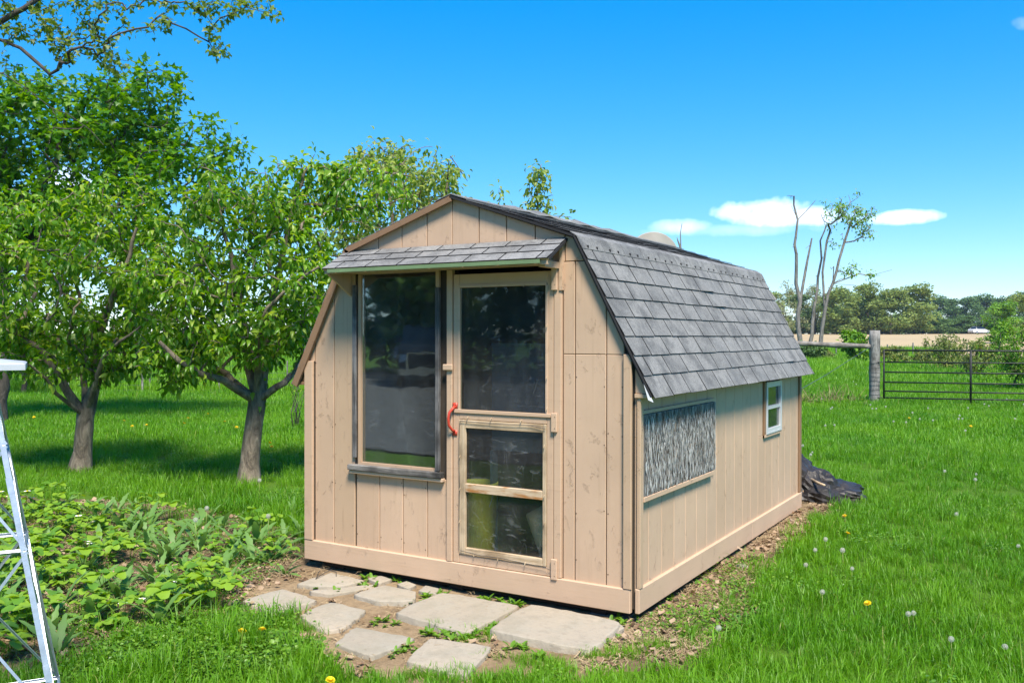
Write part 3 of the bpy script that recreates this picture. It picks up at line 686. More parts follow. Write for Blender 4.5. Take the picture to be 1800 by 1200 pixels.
# window ----------------------------------------------------------------------
wn = obj('window', *join([box_vf(-1.988, -1.964, -.008, .03, .70, 1.94), box_vf(-1.348, -1.326, -.008, .03, .70, 1.94), box_vf(-1.988, -1.326, -.0085, .03, 1.941, 1.968), box_vf(-1.988, -1.326, -.0085, .03, .672, .699)]), MPD, shed)
obj('pane', *box_vf(-1.963, -1.349, .010, .014, .701, 1.940), MGL, wn)
box('weathered_strip', -2.022, -1.990, -.030, -.0115, .727, 1.872, MGREY, wn); box('weathered_strip', -1.342, -1.312, -.034, -.0095, .688, 1.838, MGREY, wn); box('upper_strip', -1.341, -1.313, -.030, -.0095, 1.842, 1.95, MPD, wn)
box('sill', -2.042, -1.282, -.058, -.011, .648, .684, MGREYH, wn, .004); box('sill_apron', -2.036, -1.278, -.046, -.0115, .624, .6465, MPH, wn)

# door -----------------------------------------------------------------------
MW = MPD
box('door_jamb', -1.256, -1.216, -.030, .03, HS+.002, 1.944, MPH, shed); box('door_jamb', -.500, -.452, -.026, .03, HS+.002, 1.944, MPH, shed)
dr = empty('door', (-1.21, -.01, .135)); dr.parent = shed; dr.matrix_parent_inverse = Matrix.Translation(-Vector(shed.location)); 
def dbox(name, *a, mat=MPH, bev=.003, par=None):
    o = box(name, *a, mat, None, bev); o.parent = par or dr
    if par is None: o.matrix_parent_inverse = Matrix.Translation(-Vector(dr.location))
    return o
dl, dR_, db, dt = -1.211, -.505, .137, 1.915
st_l = dbox('stile', dl, -1.166, -.020, .012, db, dt); dbox('stile', -.549, dR_, -.020, .012, db, dt)
dbox('top_rail', -1.1655, -.5495, -.019, .012, 1.846, dt); dbox('middle_rail', -1.1655, -.5495, -.021, .012, 1.022, 1.076); dbox('bottom_rail', -1.1655, -.5495, -.019, .012, db, .190)
dbox('bead', -1.1655, -.5495, -.026, -.0192, 1.832, 1.850, bev=.002); dbox('bead', -1.174, -1.158, -.026, -.0202, 1.076, 1.832, bev=.002); dbox('bead', -.557, -.541, -.026, -.0202, 1.076, 1.832, bev=.002); dbox('bead', -1.200, -.520, -.030, -.0212, 1.062, 1.084, bev=.002)
dbox('pane', -1.164, -.551, -.006, -.002, 1.077, 1.845, mat=MGLD, bev=0)
# lower screen frame in bare wood
dbox('screen_stile', -1.165, -1.118, -.026, -.004, .191, 1.020, mat=MBARE); dbox('screen_stile', -.575, -.550, -.026, -.004, .191, 1.020, mat=MBARE)
dbox('screen_rail', -1.1175, -.5755, -.0255, -.004, .970, 1.0195, mat=MBAREH); dbox('screen_rail', -1.1175, -.5755, -.0255, -.004, .191, .235, mat=MBAREH); dbox('crossbar', -1.1175, -.5755, -.027, -.004, .577, .630, mat=MSTAIN)
dbox('plastic_sheet', -1.150, -.556, -.0032, -.0015, .205, 1.005, mat=MPLX, bev=0)
for zc, h in ((1.88, .08), (1.035, .055), (.185, .06)):
    hg = dbox('hinge', -.512, -.474, -.040, -.0265, zc-h, zc+h, mat=MPH)
    for q in (-.6, .6):
        dbox('screw', -.489, -.485, -.0415, -.0395, zc+q*h-.002, zc+q*h+.002, mat=MNAIL, bev=0, par=hg)
lt = dbox('latch', -1.276, -1.204, -.046, -.0305, 1.322, 1.360, mat=MPH, bev=.005)
# pull handle: bow with two screwed feet
hp = [(-1.196, -.026, 1.098), (-1.200, -.040, 1.088), (-1.212, -.062, 1.062), (-1.216, -.066, 1.025), (-1.214, -.064, .985), (-1.204, -.044, .956), (-1.198, -.027, .946)]
V, F = tube(hp, [.010, .0085, .0085, .009, .0085, .0085, .010], 8); V, F = join([(V, F), box_vf(-1.212, -1.178, -.026, -.0205, 1.084, 1.122), box_vf(-1.212, -1.180, -.026, -.0205, .920, .952)])
hd = obj('handle', V, F, MRED, None, True); hd.parent = dr; hd.matrix_parent_inverse = Matrix.Translation(-Vector(dr.location))
for z in (1.112, .930): dbox('screw', -1.190, -1.186, -.0275, -.0255, z-.002, z+.002, mat=MNAIL, bev=0, par=hd)
for (x, z) in [(-1.10, 1.040), (-.93, 1.040), (-.72, 1.038), (-1.155, .80), (-1.155, .60), (-1.157, .40), (-.562, .90), (-.562, .61), (-.562, .45), (-1.05, .205), (-.88, .200), (-.69, .200), (-1.0, 1.838), (-.70, 1.838), (-.545, 1.6), (-.545, 1.3), (-.545, 1.12)]:
    V, F = tube([(x, -.020, z), (x+.004, -.036, z-.004), (x+.003, -.038, z-.014)], .0028, 5); o = obj('bent_nail', V, F, MBARE, None); o.parent = dr; o.matrix_parent_inverse = Matrix.Translation(-Vector(dr.location))
V, F = tube([(-1.157, -.033, .23), (-1.158, -.034, .4), (-1.155, -.033, .6), (-1.159, -.034, .8), (-1.155, -.034, .98), (-1.15, -.034, 1.012), (-.9, -.034, 1.006), (-.65, -.034, 1.01), (-.553, -.034, .995)], .0016, 4)
o = obj('wire', V, F, MWIRE, None); o.parent = dr; o.matrix_parent_inverse = Matrix.Translation(-Vector(dr.location))
V, F = tube([(-1.15, -.034, .215), (-1.0, -.034, .202), (-.85, -.035, .205), (-.7, -.034, .196), (-.56, -.034, .19), (-.50, -.034, .175)], .0018, 4)
o = obj('wire', V, F, MWIRE, None); o.parent = dr; o.matrix_parent_inverse = Matrix.Translation(-Vector(dr.location))
# side window -----------------------------------------------------------------
sw = obj('side_window', *join([box_vf(.0, .032, 2.532, 2.568, .772, 1.158), box_vf(.0, .032, 2.948, 2.984, .772, 1.158), box_vf(.0, .033, 2.532, 2.984, 1.1585, 1.170), box_vf(.0, .033, 2.532, 2.984, .759, .7715), box_vf(.0, .030, 2.569, 2.947, 1.128, 1.158), box_vf(.0, .030, 2.569, 2.947, .772, .800), box_vf(.0, .028, 2.569, 2.947, .953, .978)]), MVINYL, shed)
obj('pane', *box_vf(.008, .012, 2.5695, 2.9465, .9785, 1.1275), MGLS, sw); obj('pane', *box_vf(.012, .016, 2.5695, 2.9465, .8005, .9525), MGLS, sw)
box('window_trim', .0115, .026, 2.488, 2.530, .735, 1.19, MRAKE, sw, .002); box('window_trim', .0115, .028, 2.488, 2.99, .735, .757, MPH, sw, .002)
# weathered strand board nailed over an opening on the side -------------------
pb = box('patch_board', .0115, .034, .042, 1.258, .642, 1.098, weather_wood('weathered_strand_board', (.10, .088, .075), (.32, .30, .275)), shed, .002)
rs = np.random.default_rng(5); ns = 1900; L_ = rs.uniform(.04, .12, ns); wd = np.clip(rs.lognormal(-5.2, .55, ns), .002, .020); yy = rs.uniform(.045, 1.255, ns); zz = rs.uniform(.645, 1.095, ns); an = rs.normal(0, .27, ns)
V = np.zeros((ns, 6, 3)); hx = rs.uniform(.0345, .041, ns)
for k, (u, v, hh) in enumerate(((-.5, 0, 0), (-.15, -.5, .0006), (-.15, .5, .0006), (.2, -.42, .0008), (.2, .42, .0008), (.5, 0, -.0004))):
    V[:, k, 0] = hx+hh+(.002*rs.random(ns)); V[:, k, 1] = np.clip(yy+L_*u*np.sin(an)+wd*v, .043, 1.257); V[:, k, 2] = np.clip(zz+L_*u*np.cos(an)+wd*v*.2, .643, 1.097)
bs = (np.arange(ns)*6)[:, None]
m_, t, b, o_ = newmat('wood_strand'); g = N(t, 'ShaderNodeNewGeometry'); 
c_ = ramp(t, g.outputs['Random Per Island'], [(0, (.085, .07, .055)), (.25, (.20, .175, .15)), (.5, (.36, .345, .315)), (.9, (.54, .525, .49)), (.96, (.54, .52, .49)), (1, (.30, .19, .10))])
tcn = N(t, 'ShaderNodeTexCoord'); sp = N(t, 'ShaderNodeSeparateXYZ'); L(t, tcn.outputs['Object'], sp.inputs[0])
zmask = mth(t, 'ADD', mth(t, 'MULTIPLY', mth(t, 'SUBTRACT', sp.outputs[2], 1.01), 7.0), mth(t, 'MULTIPLY', mth(t, 'SUBTRACT', noise(t, 5, 4), .5), 2.6), True)
c_ = mixc(t, mth(t, 'MULTIPLY', ramp(t, noise(t, 6, 4, .6), [(.5, (0, 0, 0)), (.65, (1, 1, 1))]), .55), c_, (.50, .485, .455)); c_ = mixc(t, mth(t, 'MULTIPLY', zmask, .8), c_, (.12, .08, .055)); L(t, c_, b.inputs['Base Color']); b.inputs['Roughness'].default_value = .85
tag(obj_m('wood_strands', fastmesh('wood_strands', V.reshape(-1, 3), [np.concatenate([bs+[[0, 1, 2]], bs+[[3, 5, 4]]]), bs+[[1, 3, 4, 2]]], m_, False), pb), kind='stuff')
box('patch_ledge', .0115, .040, .036, 1.215, .612, .640, MPH, shed, .002)
box('patch_frame', .0115, .030, .036, 1.262, 1.1005, 1.122, MPD, shed, .002)
# things kept inside the shed ---------------------------------------------------
def lathe(prof, n=28, cx=0, cy=0, cz=0):
    V = []; F = []
    for i, (r_, z) in enumerate(prof):
        for j in range(n): a = 2*math.pi*j/n; V.append((cx+r_*math.cos(a), cy+r_*math.sin(a), cz+z))
    for i in range(len(prof)-1):
        for j in range(n): F.append((i*n+j, i*n+(j+1) % n, (i+1)*n+(j+1) % n, (i+1)*n+j))
    return V, F
bk = empty('bucket', (-1.22, .27, .09)); bk.scale = (.9, .9, 1.3); tag(bk, 'olive yellow plastic bucket standing inside the shed door', 'bucket')
V, F = lathe([(0, 0), (.118, 0), (.125, .01), (.142, .36), (.150, .362), (.150, .385), (.142, .385), (.135, .36), (.118, .02), (0, .02)]); obj('tub', V, F, MBUCK, bk, True, keep=False)
V, F = tube([(.152*math.cos(a), -.152*abs(math.sin(a))*.3-.02, .36-.16*math.sin(a)) for a in np.linspace(0, math.pi, 12)], .003, 5); obj('bail_handle', V, F, MSTEEL, bk, keep=False)
ap = PX(926, 905, 5.78); cn = empty('plastic_cone', (ap[0], ap[1], .09)); tag(cn, 'tan cone lying tipped inside the shed door', 'cone'); Mc = Matrix.Translation((0, 0, ap[2]-.09)) @ Matrix.Rotation(R(103), 4, 'Y')
for nm_, pf in (('cone_shell', [(0, 0), (.01, .0), (.245, .25), (.25, .26), (.235, .252), (.004, .012)]), ('cone_rim', [(.24, .246), (.262, .255), (.262, .27), (.24, .265)])):
    V, F = lathe(pf, 32); obj(nm_, [tuple(Mc @ Vector(v)) for v in V], F, MTAN, cn, True, keep=False)
bp_ = obj('blue_panel', *join([box_vf(-1.13, -.58, .30, .32, .80, 1.47), box_vf(-1.13, -.58, .29, .33, 1.471, 1.49), box_vf(-1.13, -1.11, .28, .34, .09, .80), box_vf(-.60, -.58, .28, .34, .09, .80)]), MBLUE)
tag(bp_, 'dark blue upright panel standing behind the door glass', 'panel')

# ------------------------------------------------------------------ paving stones
def stone(pxs, label, h=.03, seed=0, rough=.008):
    h = max(h, .022)+.012
    r_ = random.Random(seed); P = [np.array(on_z(x, y, -.045)) for x, y in pxs]
    area = sum(P[i][0]*P[(i+1) % len(P)][1]-P[(i+1) % len(P)][0]*P[i][1] for i in range(len(P)))
    if area < 0: P = P[::-1]
    pts = []
    for i in range(len(P)):
        a, b = P[i], P[(i+1) % len(P)]; l = np.linalg.norm(b-a); k = max(2, int(l/.03)); nrm = np.array([b[1]-a[1], a[0]-b[0]])/(l+1e-9)
        ph = r_.random()*9
        for q in range(k):
            t = q/k; p = a[:2]+(b-a)[:2]*t; s = min(t, 1-t)*4; s = min(1, s)
            pts.append(p+nrm*((mnoise.noise(Vector((p[0]*9, p[1]*9, seed)))*.012+mnoise.noise(Vector((p[0]*38, p[1]*38, seed)))*rough)*(.4+.6*s)) - (p-np.mean([q_[:2] for q_ in P], axis=0))*(.05*(1-s)))
    c = np.mean(pts, axis=0); k = len(pts); gz = float(ground(c[0], c[1])); tx, ty = (r_.random()-.5)*.03, (r_.random()-.5)*.03
    def z(p, h_): return gz+h_+(p[0]-c[0])*tx+(p[1]-c[1])*ty+mnoise.noise(Vector((p[0]*6, p[1]*6, seed+5)))*.004
    V = []
    for f, hh in ((1.01, -.05), (1.0, h-.007), (.985, h-.001), (.95, h), (.6, h+.001), (.25, h+.001)):
        for p in pts: q = c+(p-c)*f; V.append((q[0], q[1], z(q, hh)))
    V.append((c[0], c[1], z(c, h+.001)))
    F = [(l*k+i, l*k+(i+1) % k, (l+1)*k+(i+1) % k, (l+1)*k+i) for l in range(5) for i in range(k)]+[(5*k+i, 5*k+(i+1) % k, 6*k) for i in range(k)]
    o = obj('paving_stone', V, F, MSTONE, smoothf=True); tag(o, label, 'paving stone', 'flat stones laid before the shed door'); return o
stone([(421, 1063), (496, 1040), (560, 1061), (483, 1086)], 'square grey paving stone at the strawberry bed edge', .030, 1)
stone([(519, 1030), (583, 1009), (642, 1025), (604, 1034), (560, 1034)], 'paving stone with a dark twig on it near the shed corner', .028, 2)
stone([(541, 1043), (605, 1035), (660, 1028), (655, 1036), (578, 1048)], 'narrow strip of paving stone behind the twig stone', .022, 3)
stone([(525, 1084), (579, 1062), (646, 1075), (608, 1107), (566, 1113)], 'pale sunken paving stone with rounded broken outline', .012, 4, .014)
stone([(619, 1049), (675, 1031), (733, 1044), (729, 1061), (667, 1063)], 'medium paving stone between sunken stone and shed', .028, 5)
stone([(690, 1084), (775, 1047), (917, 1069), (822, 1118)], 'large grey paving stone below the door sill', .034, 6)
stone([(854, 1118), (930, 1069), (1073, 1096), (1095, 1106), (1038, 1156)], 'largest paving stone by the right front corner of the shed', .042, 7)
stone([(585, 1134), (625, 1104), (733, 1123), (655, 1157)], 'pale paving stone half covered with soil', .018, 8, .013)
stone([(711, 1169), (754, 1126), (867, 1141), (819, 1195)], 'paving stone standing in grass at the path start', .030, 9)
stone([(645, 1019), (670, 1013), (690, 1021), (664, 1028)], 'small loose stone tucked under the front skirt board', .020, 10, .005)
stone([(697, 1030), (715, 1024), (733, 1031), (716, 1038)], 'small round stone in weeds under the door', .026, 11, .005)
stone([(735, 1041), (748, 1031), (772, 1036), (768, 1047)], 'small triangular stone beside the large grey slab', .022, 12, .005)
stone([(1076, 1105), (1092, 1101), (1098, 1108), (1082, 1115)], 'stone chip by the shed corner block', .018, 13, .004)
def pebble(px, py, rx, ry, rz, label, seed, mat=MSTONE):
    p = on_z(px, py); gz = float(ground(p[0], p[1])); V = []; F = []; n, m = 12, 7
    for i in range(m+1):
        th = math.pi*i/m
        for j in range(n):
            a = 2*math.pi*j/n; d = Vector((math.sin(th)*math.cos(a), math.sin(th)*math.sin(a), math.cos(th))); k = 1+.22*mnoise.noise(d*1.7+Vector((seed, 0, 0)))
            V.append((p[0]+d.x*rx*k, p[1]+d.y*ry*k, gz+.012+d.z*rz*k))
    for i in range(m):
        for j in range(n): F.append((i*n+j, (i+1)*n+j, (i+1)*n+(j+1) % n, i*n+(j+1) % n))
    tag(obj('field_stone', V, F, mat, smoothf=True), label, 'stone')
pebble(1303, 1003, .055, .04, .035, 'smooth grey stone on the soil beside the shed wall', 3)
pebble(415, 1062, .03, .02, .022, 'small pale stone by the square slab at the bed edge', 6)
pebble(1475, 908, .035, .03, .02, 'pale stone chip near the tarp', 9)
def stick(name, pts, r0, mat, label, cat='stick', n=6):
    k = len(pts); V, F = tube(pts, np.linspace(r0, r0*.6, k), n); tag(obj(name, V, F, mat, smoothf=True), label, cat)
def gpt(px, py, h=0.0): p = on_z(px, py); return (p[0], p[1], float(ground(p[0], p[1]))+h)
stick('fallen_stick', [gpt(1257, 997, .02), gpt(1275, 1008, .024), gpt(1309, 1029, .016)], .0065, MSTICK, 'tan stick lying on soil beside the grey stone')
stick('fallen_stick', [gpt(1112, 1129, .02), gpt(1140, 1127, .02), gpt(1158, 1124, .018)], .011, MBARE, 'short pale wood piece on soil beyond the largest slab')
stick('fallen_stick', [gpt(890, 1146, .02), gpt(930, 1138, .03), gpt(960, 1132, .018)], .004, MSTICK, 'thin twig on soil between the two front slabs')
tw = empty('dark_twig', gpt(585, 1022, .035)); tag(tw, 'dark branched twig lying across a paving stone', 'twig')
b0 = np.array(tw.location)
for pts in ([(555, 1027), (570, 1019), (583, 1010)], [(556, 1026), (560, 1017), (563, 1012)], [(578, 1011), (591, 1017), (591, 1022)]):
    V, F = tube([np.array(gpt(x, y, .045+.01*(i == 1)))-b0 for i, (x, y) in enumerate(pts)], .0028, 5); obj('stem', V, F, MBARKD, tw, keep=False)
stick('rusty_rod', [gpt(-10, 1137, .10), gpt(30, 1158, .09), gpt(70, 1176, .07), gpt(104, 1180, .03)], .008, MNAIL, 'bent rusty rod lying by the lattice tower foot', 'rod')
# crumpled white scrap in the strawberry bed
rs = np.random.default_rng(3); c0 = np.array(gpt(312, 1056, .05)); V = []
for i in range(9):
    for j in range(5): V.append(c0+np.array([(i-4)*.016+rs.normal(0, .004), (j-2)*.014+rs.normal(0, .004), rs.normal(0, .010)]))
tag(obj('plastic_scrap', V, [(i*5+j, (i+1)*5+j, (i+1)*5+j+1, i*5+j+1) for i in range(8) for j in range(4)], MVINYL), 'crumpled white plastic scrap among the strawberry plants', 'scrap')

# ------------------------------------------------------------------ black tarp heap behind the shed
tp = empty('black_tarp', (-.02, 4.25, -.02)); tag(tp, 'crumpled black plastic tarp heaped behind the shed corner', 'tarp')
def tarp_lump(name, cx, cy, rx, ry, h, seed, flat=0.0):
    V = []; nu, nv = 30, 15
    for i in range(nv+1):
        th = (i/nv)*math.pi*.56
        for j in range(nu):
            a = 2*math.pi*j/nu; d = Vector((math.sin(th)*math.cos(a), math.sin(th)*math.sin(a), math.cos(th)))
            q = d*1.6+Vector((seed, seed*.3, 0)); f = 1-abs(mnoise.noise(q))*1.1; f2 = 1-abs(mnoise.noise(q*2.6))*1.2
            k = .74+.34*f+.16*f2; fold = .10*math.sin(a*5+d.z*4+seed)*math.sin(th)
            k2 = k+fold
            z = h*(d.z*k if d.z > 0 else d.z*.5)
            V.append((cx+d.x*rx*k2*(1+.16*(1-abs(d.z))), cy+d.y*ry*k2, max(z, -.03)))
    F = [(i*nu+j, (i+1)*nu+j, (i+1)*nu+(j+1) % nu, i*nu+(j+1) % nu) for i in range(nv) for j in range(nu)]
    return obj(name, V, F, MTARP, tp, False, keep=False)
tarp_lump('tarp_fold', -.24, .12, .33, .46, .36, 2.3); tarp_lump('tarp_flap', .22, .18, .22, .34, .15, 7.7); tarp_lump('tarp_fold', .02, -.02, .24, .3, .26, 11.2)
stick('bare_stick', [(-.02, 4.0, .14), (.06, 3.98, .06), (.15, 3.97, .0)], .010, MSTICK2, 'orange stick leaning out from under the black tarp')
stick('bare_stick', [(-.03, 3.98, .10), (.0, 3.97, .05), (.03, 3.96, -.01)], .010, MSTICK, 'grey stick end poking down under the black tarp')
stick('bare_stick', [(.0, 4.1, .20), (.13, 3.92, .19), (.19, 3.87, .185)], .017, MBARE, 'pale cut pole end sticking out of the black tarp')

# ------------------------------------------------------------------ lattice tower at the left edge
TD = 3.55
tb = PX(-46, 600, TD); tz = float(ground(tb[0], tb[1])); tower = empty('lattice_tower', (tb[0], tb[1], tz)); tag(tower, 'galvanized steel lattice tower with four legs and a flat white top', 'tower')
ang0 = math.atan2(RT[1], RT[0])+R(-18)
top_r, bot_r, top_h = .085, .455, 1.47
def leg_pt(k, h): a = ang0+k*math.pi/2+R(0); r_ = bot_r+(top_r-bot_r)*h/top_h; return np.array([r_*math.cos(a), r_*math.sin(a), h])
def angle_iron(p, q, w_, inward, th=.003):
    p = np.array(p); q = np.array(q); d = (q-p)/np.linalg.norm(q-p); i_ = np.array(inward)-d*np.dot(inward, d); i_ /= np.linalg.norm(i_); s_ = np.cross(d, i_)
    u = (i_+s_)/math.sqrt(2); v = (i_-s_)/math.sqrt(2); prof = [(0, 0), (w_, 0), (w_, th), (th, th), (th, w_), (0, w_)]
    V = [tuple(e+u*a+v*b) for e in (p, q) for a, b in prof]; F = [(i, (i+1) % 6, 6+(i+1) % 6, 6+i) for i in range(6)]+[(5, 4, 3, 2, 1, 0), (6, 7, 8, 9, 10, 11)]
    return V, F
for k in range(4):
    inn = -leg_pt(k, 0)*[1, 1, 0]
    a_, m1, b_ = leg_pt(k, -.06), leg_pt(k, .93), leg_pt(k, top_h)
    obj('leg', *angle_iron(a_, b_, .020, inn, .0026), MSTEEL, tower, keep=False)
    V, F = angle_iron(leg_pt(k, .30)*[1.006, 1.006, 1], leg_pt(k, .36)*[1.006, 1.006, 1], .023, inn); obj('splice_plate', V, F, MSTEEL, tower, keep=False)
    V, F = angle_iron(leg_pt(k, 1.0)*[1.006, 1.006, 1], leg_pt(k, 1.06)*[1.006, 1.006, 1], .023, inn); obj('splice_plate', V, F, MSTEEL, tower, keep=False)
    for lo, hi in ((.12, .78), (.78, 1.18), (1.18, 1.44)):
        p, q = leg_pt(k, lo), leg_pt((k+1) % 4, hi); p2, q2 = leg_pt((k+1) % 4, lo), leg_pt(k, hi)
        obj('brace', *angle_iron(p, q, .010, inn, .0018), MSTEEL, tower, keep=False); obj('brace', *angle_iron(p2*.985+[0, 0, p2[2]*.015], q2*.985+[0, 0, q2[2]*.015], .010, inn, .0018), MSTEEL, tower, keep=False)
    for h in (.12, .78): obj('crosspiece', *angle_iron(leg_pt(k, h), leg_pt((k+1) % 4, h), .012, inn, .0018), MSTEEL, tower, keep=False)
pr = .255; cs = [(pr*math.cos(ang0+k*math.pi/2), pr*math.sin(ang0+k*math.pi/2)) for k in range(4)]
V = [(x*f, y*f, z) for f, z in ((1, top_h), (1, top_h+.022), (.96, top_h+.026), (.0, top_h+.05)) for x, y in cs]
F = [(3, 2, 1, 0)]+[(l*4+i, l*4+(i+1) % 4, (l+1)*4+(i+1) % 4, (l+1)*4+i) for l in range(3) for i in range(4)]
obj('top_plate', V, F, MPLATE, tower, keep=False)

# ------------------------------------------------------------------ fences, gate, dish
GD = 21.6
def post(name, p, h, r_, label, cat, mat, group=None, n=12, wires=0):
    e = empty(name, p); tag(e, label, cat, group); k = 9
    rad = [r_*(1+.05*math.sin(i*2.1)) for i in range(k)]
    V, F = tube([(mnoise.noise(Vector((i, p[0], 0)))*.008, 0, -.15+(h+.15)*i/(k-1)) for i in range(k)], rad, n); obj('shaft', V, F, mat, e, True if n > 6 else False, keep=False)
    for i in range(wires):
        z = .12+.105*i; V, F = tube([(1.03*r_*math.cos(a), 1.03*r_*math.sin(a), z+.012*math.sin(a+i)) for a in np.linspace(0, 2*math.pi, 14)], .0035, 4, False); obj('wire_wrap', V, F, MWIRE, e, keep=False)
    return e
def gp(px, D_, dz=0): p = PX(px, 600, D_); return (p[0], p[1], float(ground(p[0], p[1]))+dz)
post('gate_post', gp(1537.5, GD), 1.74, .122, 'thick weathered round gate post wrapped with fence wire', 'post', MPOST, wires=9)
post('fence_post', gp(1318, GD+.6), 1.45, .10, 'weathered fence post carrying the far end of the top rail', 'post', MPOST)
a_, b_ = PX(1310, 603, GD+.55), PX(1532, 607, GD); d_ = (b_-a_)/np.linalg.norm(b_-a_)
pa = [a_+(b_-a_)*t+np.array([0, 0, .018*math.sin(t*5)]) for t in np.linspace(0, 1, 12)]
V, F = tube(pa, [.062+.008*math.sin(i*1.7) for i in range(12)], 8); tag(obj('fence_rail', V, F, MRAIL, smoothf=True), 'weathered grey wooden rail running to the gate post', 'rail')
V, F = tube([PX(1405, 685, 15), PX(1450, 660, 18), PX(1537, 605, GD-.1)], .006, 5); tag(obj('guy_wire', V, F, MWIRE), 'slack wire running down from the gate post', 'wire')
gate = empty('farm_gate', gp(1554, GD-.15)); tag(gate, 'black tubular steel farm gate with seven rails', 'gate')
g0 = np.array(gate.location); gdir = PX(1800, 600, GD-.95)-PX(1554, 600, GD-.15); gdir[2] = 0; gdir /= np.linalg.norm(gdir); GL = 4.85
hz = [float((590-y)/FPX*GD+CAM[2]-g0[2]) for y in (614.5, 635, 652.5, 670, 685.5, 697, 708.5)]
for i, h in enumerate(hz):
    V, F = tube([gdir*.0+[0, 0, h], gdir*GL*.5+[0, 0, h-.004], gdir*GL+[0, 0, h]], .021 if i == 0 else .017, 8); obj('rail', V, F, MBLACK, gate, True, keep=False)
for s_, r_ in ((0, .022), (1.86, .026), (3.4, .022), (GL, .022)):
    V, F = tube([gdir*s_+[0, 0, hz[-1]-.03], gdir*s_+[0, 0, hz[0]+.012]], r_, 8); obj('upright', V, F, MBLACK, gate, True, keep=False)
for h in (hz[1], hz[5]):
    V, F = tube([gdir*.0+[0, 0, h], gdir*-.14+[0, 0, h]], .011, 6); obj('hinge', V, F, MBLACK, gate, keep=False)
post('gate_post', tuple(np.array(gp(1554, GD-.15))+gdir*5.0), 1.6, .11, 'round weathered post at the latch end of the farm gate', 'post', MPOST)
for i, (px, D_, h) in enumerate([(1605, 58, 1.2), (1470, 57, 1.2), (1560, 57, 1.1), (1700, 58, 1.2), (1745, 58.5, 1.2)]): post('field_post', gp(px, D_), h, .045, 'thin wooden post at the ploughed field edge', 'post', MPOST, 'thin posts along the field edge', 6)
for i, (px, D_, h) in enumerate([(250, 25.2, .92), (263, 25.6, .92), (120, 25.4, .95), (-30, 25.5, .95), (385, 25.6, .9), (505, 26, .9)]): post('wire_fence_post', gp(px, D_), h, .022 if i else .03, 'thin dark post of the pasture wire fence', 'post', MPOST, 'posts of the pasture wire fence', 6)
wf = empty('wire_fence', gp(250, 25.4)); tag(wf, 'low square mesh wire fence along the pasture behind the trees', 'fence'); w0 = np.array(wf.location)
A_, B_ = np.array(gp(-60, 25.5)), np.array(gp(545, 25.9))
for h in (.08, .22, .38, .55, .75): V, F = tube([A_-w0+[0, 0, h], (A_+B_)/2-w0+[0, 0, h-.02], B_-w0+[0, 0, h]], .0035, 4); obj('wire', V, F, MWIRE, wf, keep=False)
for t in np.linspace(0.01, .99, 46): p = A_+(B_-A_)*t-w0; V, F = tube([p+[0, 0, .04], p+[0, 0, .75]], .0028, 4); obj('stay_wire', V, F, MWIRE, wf, keep=False)
# satellite dish on a pole behind the shed
dp = PX(1150, 600, 10.2); dsh = empty('satellite_dish', (dp[0], dp[1], float(ground(dp[0], dp[1])))); tag(dsh, 'tan satellite dish showing above the shed ridge', 'satellite dish')
topz = CAM[2]+(590-408.5)/FPX*10.2-dsh.location.z; cz_ = topz-.315
V, F = lathe([(0, 0), (.08, .004), (.16, .018), (.24, .042), (.31, .07), (.318, .072), (.31, .078), (.24, .050), (.16, .026), (.08, .012), (0, .008)], 40)
ds = obj('dish', V, F, MDISH, dsh, True, keep=False); ds.location = (0, 0, cz_); ds.rotation_euler = (R(-80), 0, R(10)+math.atan2(RT[1], RT[0]))
V, F = tube([(0, .10, -.2), (0, .10, cz_-.05), (0, .02, cz_)], .025, 8); obj('pole', V, F, MSTEEL, dsh, True, keep=False)
V, F = tube([(0, .03, cz_-.28), (.03, .25, cz_-.30), (.04, .38, cz_-.12)], .012, 6); o = obj('feed_arm', V, F, MSTEEL, dsh, True, keep=False)
V, F = tube([(.04, .36, cz_-.14), (.04, .40, cz_-.08)], .03, 8); obj('feed_horn', V, F, MDISH, dsh, True, keep=False)
ss = empty('dead_sapling', (lambda p: (p[0], p[1], float(ground(p[0], p[1]))))(PX(1196, 600, 10.8))); tag(ss, 'thin bare dead sapling poking up behind the shed roof', 'sapling'); s0 = np.array(ss.location)
for pts in ([(1197, 800), (1199, 600), (1197, 437), (1196, 410), (1199, 392)], [(1197, 437), (1192, 424), (1190, 417)]):
    V, F = tube([PX(x, y, 10.8)-s0 for x, y in pts], np.linspace(.014, .003, len(pts)), 5); obj('stem', V, F, MBARKG, ss, keep=False)

# ------------------------------------------------------------------ leaves and trees
def leaf_tpl(wid=.5, fold=.12, droop=.18):
    T = np.array([(0, 0, 0), (-.36*wid*1.3, .28, fold*.6), (0, .30, 0), (.36*wid*1.3, .28, fold*.6), (-.34*wid*1.2, .64, fold*.4), (0, .66, -droop*.35), (.34*wid*1.2, .64, fold*.4), (0, 1, -droop)])
    return T, np.array([(0, 2, 1), (0, 3, 2), (4, 5, 7), (5, 6, 7)]), np.array([(1, 2, 5, 4), (2, 3, 6, 5)])
def maple_tpl():
    a = np.radians([-90, -40, -22, 2, 20, 48, 62, 90, 118, 132, 160, 178, 202, 220]); r_ = np.array([.10, .42, .30, .62, .36, .50, .58, .66, .58, .50, .36, .62, .30, .42])
    r_[7] = .74; r_[5] = .34; r_[9] = .34; r_[6] = .40; r_[8] = .40
    P = np.stack([r_*np.cos(a), .35+r_*np.sin(a), -.10*r_**2], 1); T = np.concatenate([[(0, .35, .03)], P]); k = len(P)
    return T, np.array([(0, 1+i, 1+(i+1) % k) for i in range(k)]), np.zeros((0, 4), int)
